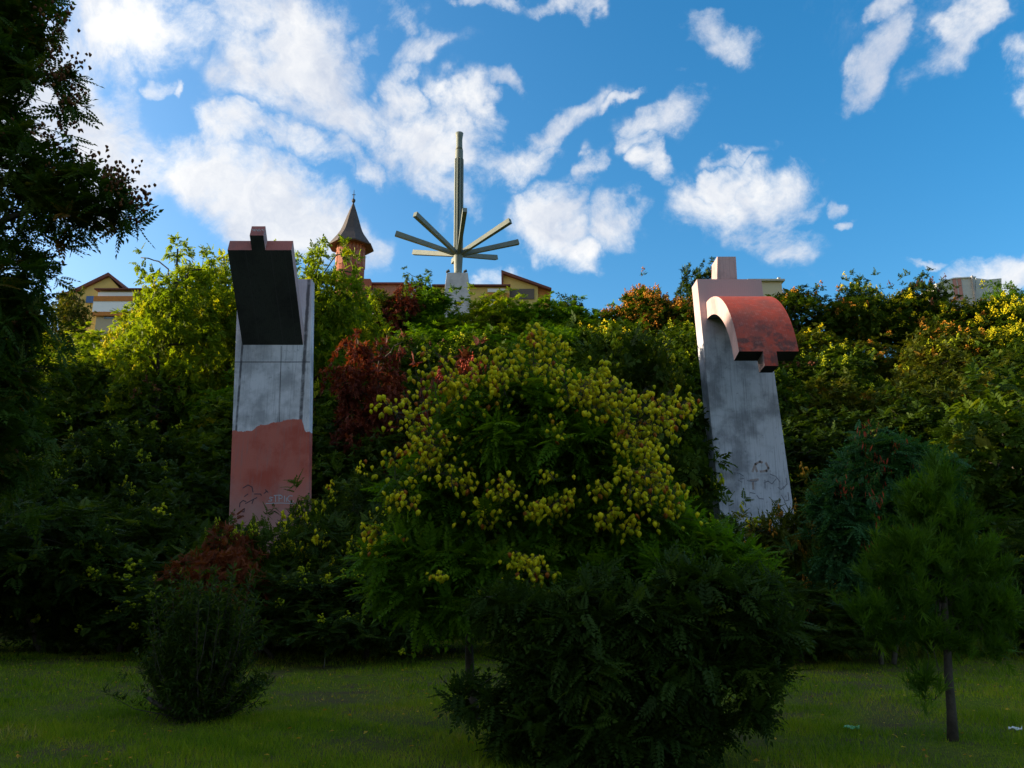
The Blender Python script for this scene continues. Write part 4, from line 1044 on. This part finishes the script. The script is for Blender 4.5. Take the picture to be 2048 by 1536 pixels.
# ---- dark low branching tree in front, right of centre
YD = 8.0; DB = at(945, 1440, YD); rootD = empty('dark_tree', (at(1200, 1500, YD).x, YD, 0)); o_ = Vector(rootD.location)
blD = loc([(1120,1240,110,60,0,.5),(1290,1240,130,60,0,.6),(1440,1210,90,50,.1,.5),(1200,1330,120,60,0,.6),(1350,1330,90,50,0,.5),(1480,1320,60,35,0,.3),(1210,1450,110,50,0,.5),(1000,1210,70,45,0,.3),(1060,1270,60,45,0,.4),
           (1090,1410,70,50,0,.4),(1310,1430,60,45,.1,.4),(1400,1390,45,28,0,.25),(1540,1350,42,26,0,.2),(1510,1410,30,36,0,.2),(1570,1260,45,25,0,.25),(1060,1340,55,45,0,.3),(985,1400,22,30,0,.15),(925,1395,22,35,0,.15),
           (1440,1450,35,36,0,.2),(1375,1490,45,36,0,.2),(1200,1190,60,35,0,.4),(1380,1170,60,35,0,.4),(1520,1180,50,28,0,.3),(1150,1500,90,40,0,.4),(1290,1500,80,40,0,.4),(1030,1470,60,40,0,.3)], YD, rootD)
crown, tips, dirs = crown_mesh('crown', blD, 1300, T_PINF, 7, .8, shell=.2, tint_sig=.14)
obj('crown', crown, G['dark'], rootD)
stem([(951,1446),(946,1400),(940,1350),(938,1290),(943,1230),(965,1170),(960,1090)], [.07,.062,.055,.05,.04,.03,.01], 'trunk', root=rootC, Y=10.3, dy=-.3)
stem([(1200,1530),(1190,1420),(1230,1300),(1300,1200)], [.07,.06,.045,.015], 'trunk', root=rootD, Y=YD)
stem([(1190,1500),(1120,1400),(1080,1300),(1100,1210)], [.05,.04,.03,.012], 'limb', root=rootD, Y=YD)
stem([(1215,1480),(1320,1380),(1430,1320),(1500,1290)], [.05,.04,.03,.01], 'limb', root=rootD, Y=YD)
obj('branch', trunk_mesh('branch', (at(1230,1300,YD) - o_), blD, tips, .016, 200, seed=14), BARK, rootD)
tag(rootD, 'low dark bushy tree in deep shade in front of the central goldenrain tree', 'tree')

# ---- overhanging tree top left
YO = 11.0; rootO = empty('overhanging_tree', (-9.6, YO, 0)); o_ = Vector(rootO.location)
blO = loc([(20,80,70,80,0,.7),(-60,160,130,120,0,1.0),(90,165,60,45,0,.4),(60,40,40,40,0,.3),(110,335,85,50,0,.6),(20,320,100,80,0,.9),(175,385,80,45,0,.5),(50,420,110,55,0,.7),(230,420,45,35,0,.3),(140,440,80,30,0,.4),
           (30,540,80,70,0,.7),(-30,640,120,80,0,.9),(60,620,60,45,0,.4),(-50,760,130,110,0,1.0),(-20,880,120,110,0,.9),(-60,-40,170,100,0,1.1),(130,210,35,30,0,.25)], YO, rootO)
crown, tips, dirs = crown_mesh('crown', blO, 1000, T_PINF, 7, 1.05, shell=.35)
obj('crown', crown, G['overhang'], rootO)
stem([(-220,1350),(-215,1100),(-200,800),(-180,500),(-160,200)], [.22,.2,.17,.12,.06], 'trunk', root=rootO, Y=YO)
for pth in ([(-200,800),(-100,640),(20,560),(90,520)], [(-190,620),(-60,470),(80,410),(230,400)], [(-180,450),(-80,250),(20,170),(130,140)], [(-165,260),(-60,100),(20,30)], [(-205,950),(-100,850),(0,800)]):
    stem(pth, [.09,.06,.035,.01][:len(pth)] if len(pth) == 4 else [.08,.05,.02], 'limb', root=rootO, Y=YO)
obj('branch', trunk_mesh('branch', (at(-60,470,YO) - o_), blO, tips, .02, 260, seed=22), BARK, rootO)
PO = [((80,20),(120,-10),14),((110,60),(140,30),8),((120,160),(165,110),26),((100,150),(140,140),24),((125,200),(155,190),18),((80,260),(110,240),10),((120,270),(145,240),10),((170,320),(200,290),10),((140,310),(110,270),14),
      ((200,350),(240,320),26),((240,370),(270,330),26),((250,400),(285,380),26),((190,340),(160,320),14),((260,430),(290,395),10),((90,130),(130,100),14),((290,405),(305,400),3),((215,360),(230,345),20)]
Q = []
for f, t, k in PO:
    Yd = YO - rp.uniform(.1, .5); A = at(*f, Yd) - o_; B = at(*t, Yd) - o_
    for i in range(int(k * 1.4)): c = A.lerp(B, rp.random()); Q.append(tuple(c + Vector((rp.gauss(0, .08), rp.gauss(0, .1), rp.gauss(0, .07)))))
for tip in tips[rng.choice(len(tips), 40, replace=False)]:
    for i in range(7): Q.append((tip[0] + rp.gauss(0, .08), tip[1] - .1 + rp.gauss(0, .08), tip[2] + rp.gauss(0, .07)))
Q = np.array(Q)
o = obj('seed_pods', make_mesh('seed_pods', *scatter_hang(t_pod(.06), Q, rng.uniform(.8, 1.2, len(Q)), rng.random(len(Q)))), G['pod_brown'], rootO); o['kind'] = 'stuff'
tag(rootO, 'large dark tree with brown pods overhanging the top left corner', 'tree')

# ------------------------------------------------------------------ lawn details
n1_, n2_ = 260000, 160000
gy_ = np.concatenate([rng.uniform(4.5, 12, n1_), rng.uniform(12, 25, n2_)]); gx_ = rng.uniform(-1, 1, len(gy_)) * (.72 * gy_ + 1.2)
cl = np.sin(gx_ * 2.1 + 1.7 * np.sin(gy_ * 1.3)) * np.cos(gy_ * 1.9 + np.sin(gx_ * .9)) ; pt = np.sin(gx_ * .83 + 1.1 * np.sin(gy_ * .61 + 1)) * np.sin(gy_ * .92 + .8 * np.sin(gx_ * .47)) + .5 * np.sin(gx_ * 3.1 + gy_) * np.sin(gy_ * 2.7 - gx_ * .8)
bare = sstep((pt - .45) / .5); keep = rng.random(len(gx_)) < (.72 + .28 * cl) * (1 - .72 * bare); bare = bare[keep]
gx_, gy_, cl = gx_[keep], gy_[keep], cl[keep]; n = len(gx_)
hgt = rng.uniform(.025, .075, n) * (1 + .6 * cl) * np.where(rng.random(n) < .06, 1.9, 1); wd_ = rng.uniform(.0022, .005, n) * (1 + (gy_ > 12) * .7); ang = rng.uniform(0, 6.28, n); ln_ = rng.normal(0, .45, (n, 2))
B_ = np.stack([gx_, gy_, gz(gx_, gy_) - .003], 1); s_ = np.stack([np.cos(ang), np.sin(ang), np.zeros(n)], 1) * wd_[:, None]
tipv = B_ + np.stack([ln_[:, 0] * hgt, ln_[:, 1] * hgt, hgt], 1)
Vg = np.stack([B_ - s_, B_ + s_, tipv], 1).reshape(-1, 3); Fg = np.arange(3 * n).reshape(-1, 3)
tn = .42 + .16 * np.sin(gx_ * .7 + 2) * np.cos(gy_ * .55) + .16 * np.sin(gx_ * 1.9 + 2.2 * np.sin(gy_ * .8)) * np.sin(gy_ * 2.3 + gx_) + .10 * np.sin(gx_ * 7 + gy_ * 3) * np.sin(gy_ * 6)
tn = np.clip(tn - .05 + .3 * bare + rng.normal(0, .17, n), 0, 1)
o = obj('grass', make_mesh('grass', Vg, Fg, np.repeat(tn, 3)), G['grass']); tag(o, 'short patchy grass of the shaded lawn', 'grass', kind='stuff')

nl = 900; ly = rng.uniform(6, 23, nl); lx = rng.uniform(-1, 1, nl) * .7 * ly; lz = gz(lx, ly) + rng.uniform(.01, .05, nl)
Dl = rng.normal(size=(nl, 3)); Dl[:, 2] *= .15
o = obj('fallen_leaves', make_mesh('fallen_leaves', *scatter(t_simple(.05, .03), np.stack([lx, ly, lz], 1), Dl, rng.uniform(.6, 1.3, nl), rng.random(nl))), G['pod_orange'])
tag(o, 'small fallen yellow and brown leaves scattered over the lawn', 'fallen leaves', kind='stuff')
def crumple(name, label, px, py, s, m, seed):
    rd = random.Random(seed); v = at(px, py, 1); d = v - Vector((0, 0, EYE)); t = EYE / -d.z; c = Vector((0, 0, EYE)) + d * t
    mb = MB(); k = 9; g_ = []
    for i in range(k):
        for j in range(k):
            g_.append(((i / (k-1) - .5) * s * 1.6, (j / (k-1) - .5) * s, .03 + abs(rd.gauss(.004, .007)) + .016 * math.sin(i * 1.1 + seed) * math.cos(j * .9)))
    mb.v = g_; mb.f = [(i*k+j, (i+1)*k+j, (i+1)*k+j+1, i*k+j+1) for i in range(k-1) for j in range(k-1)]
    o = mb.build(name, m); o.location = (c.x, c.y, gzf(c.x, c.y)); o.rotation_euler.z = rd.uniform(0, 3)
    sm = o.modifiers.new('thickness', 'SOLIDIFY'); sm.thickness = .002
    tag(o, label, 'litter'); return o
crumple('plastic_wrapper', 'crumpled green and white plastic wrapper lying on the lawn', 1703, 1457, .10, mat('green_plastic', (.03,.50,.16), .4, (.45,.6,.5), 5), 1)
crumple('paper_scrap', 'small white paper scrap on the lawn near the right edge', 2031, 1462, .08, mat('white_paper', (.7,.72,.7), .8), 2)
# tiny seedling at the lawn edge
sx = at(650, 1300, 17); rootW = empty('seedling', (sx.x, 17, 0))
blw = [(0,0,.42,.14,.14,.16),(.06,0,.28,.12,.12,.1)]
cw, tw, dw = crown_mesh('crown', blw, 26, T_SIM, 6, 1.2); obj('crown', cw, G['lime'], rootW)
mb = MB(); mb.tube([(0,0,-.02),(.01,0,.2),(0,0,.45)], [.01,.008,.003], 5); mb.build('stem', BARKP, rootW); tag(rootW, 'tiny pale seedling at the back of the lawn left of the central tree', 'plant')
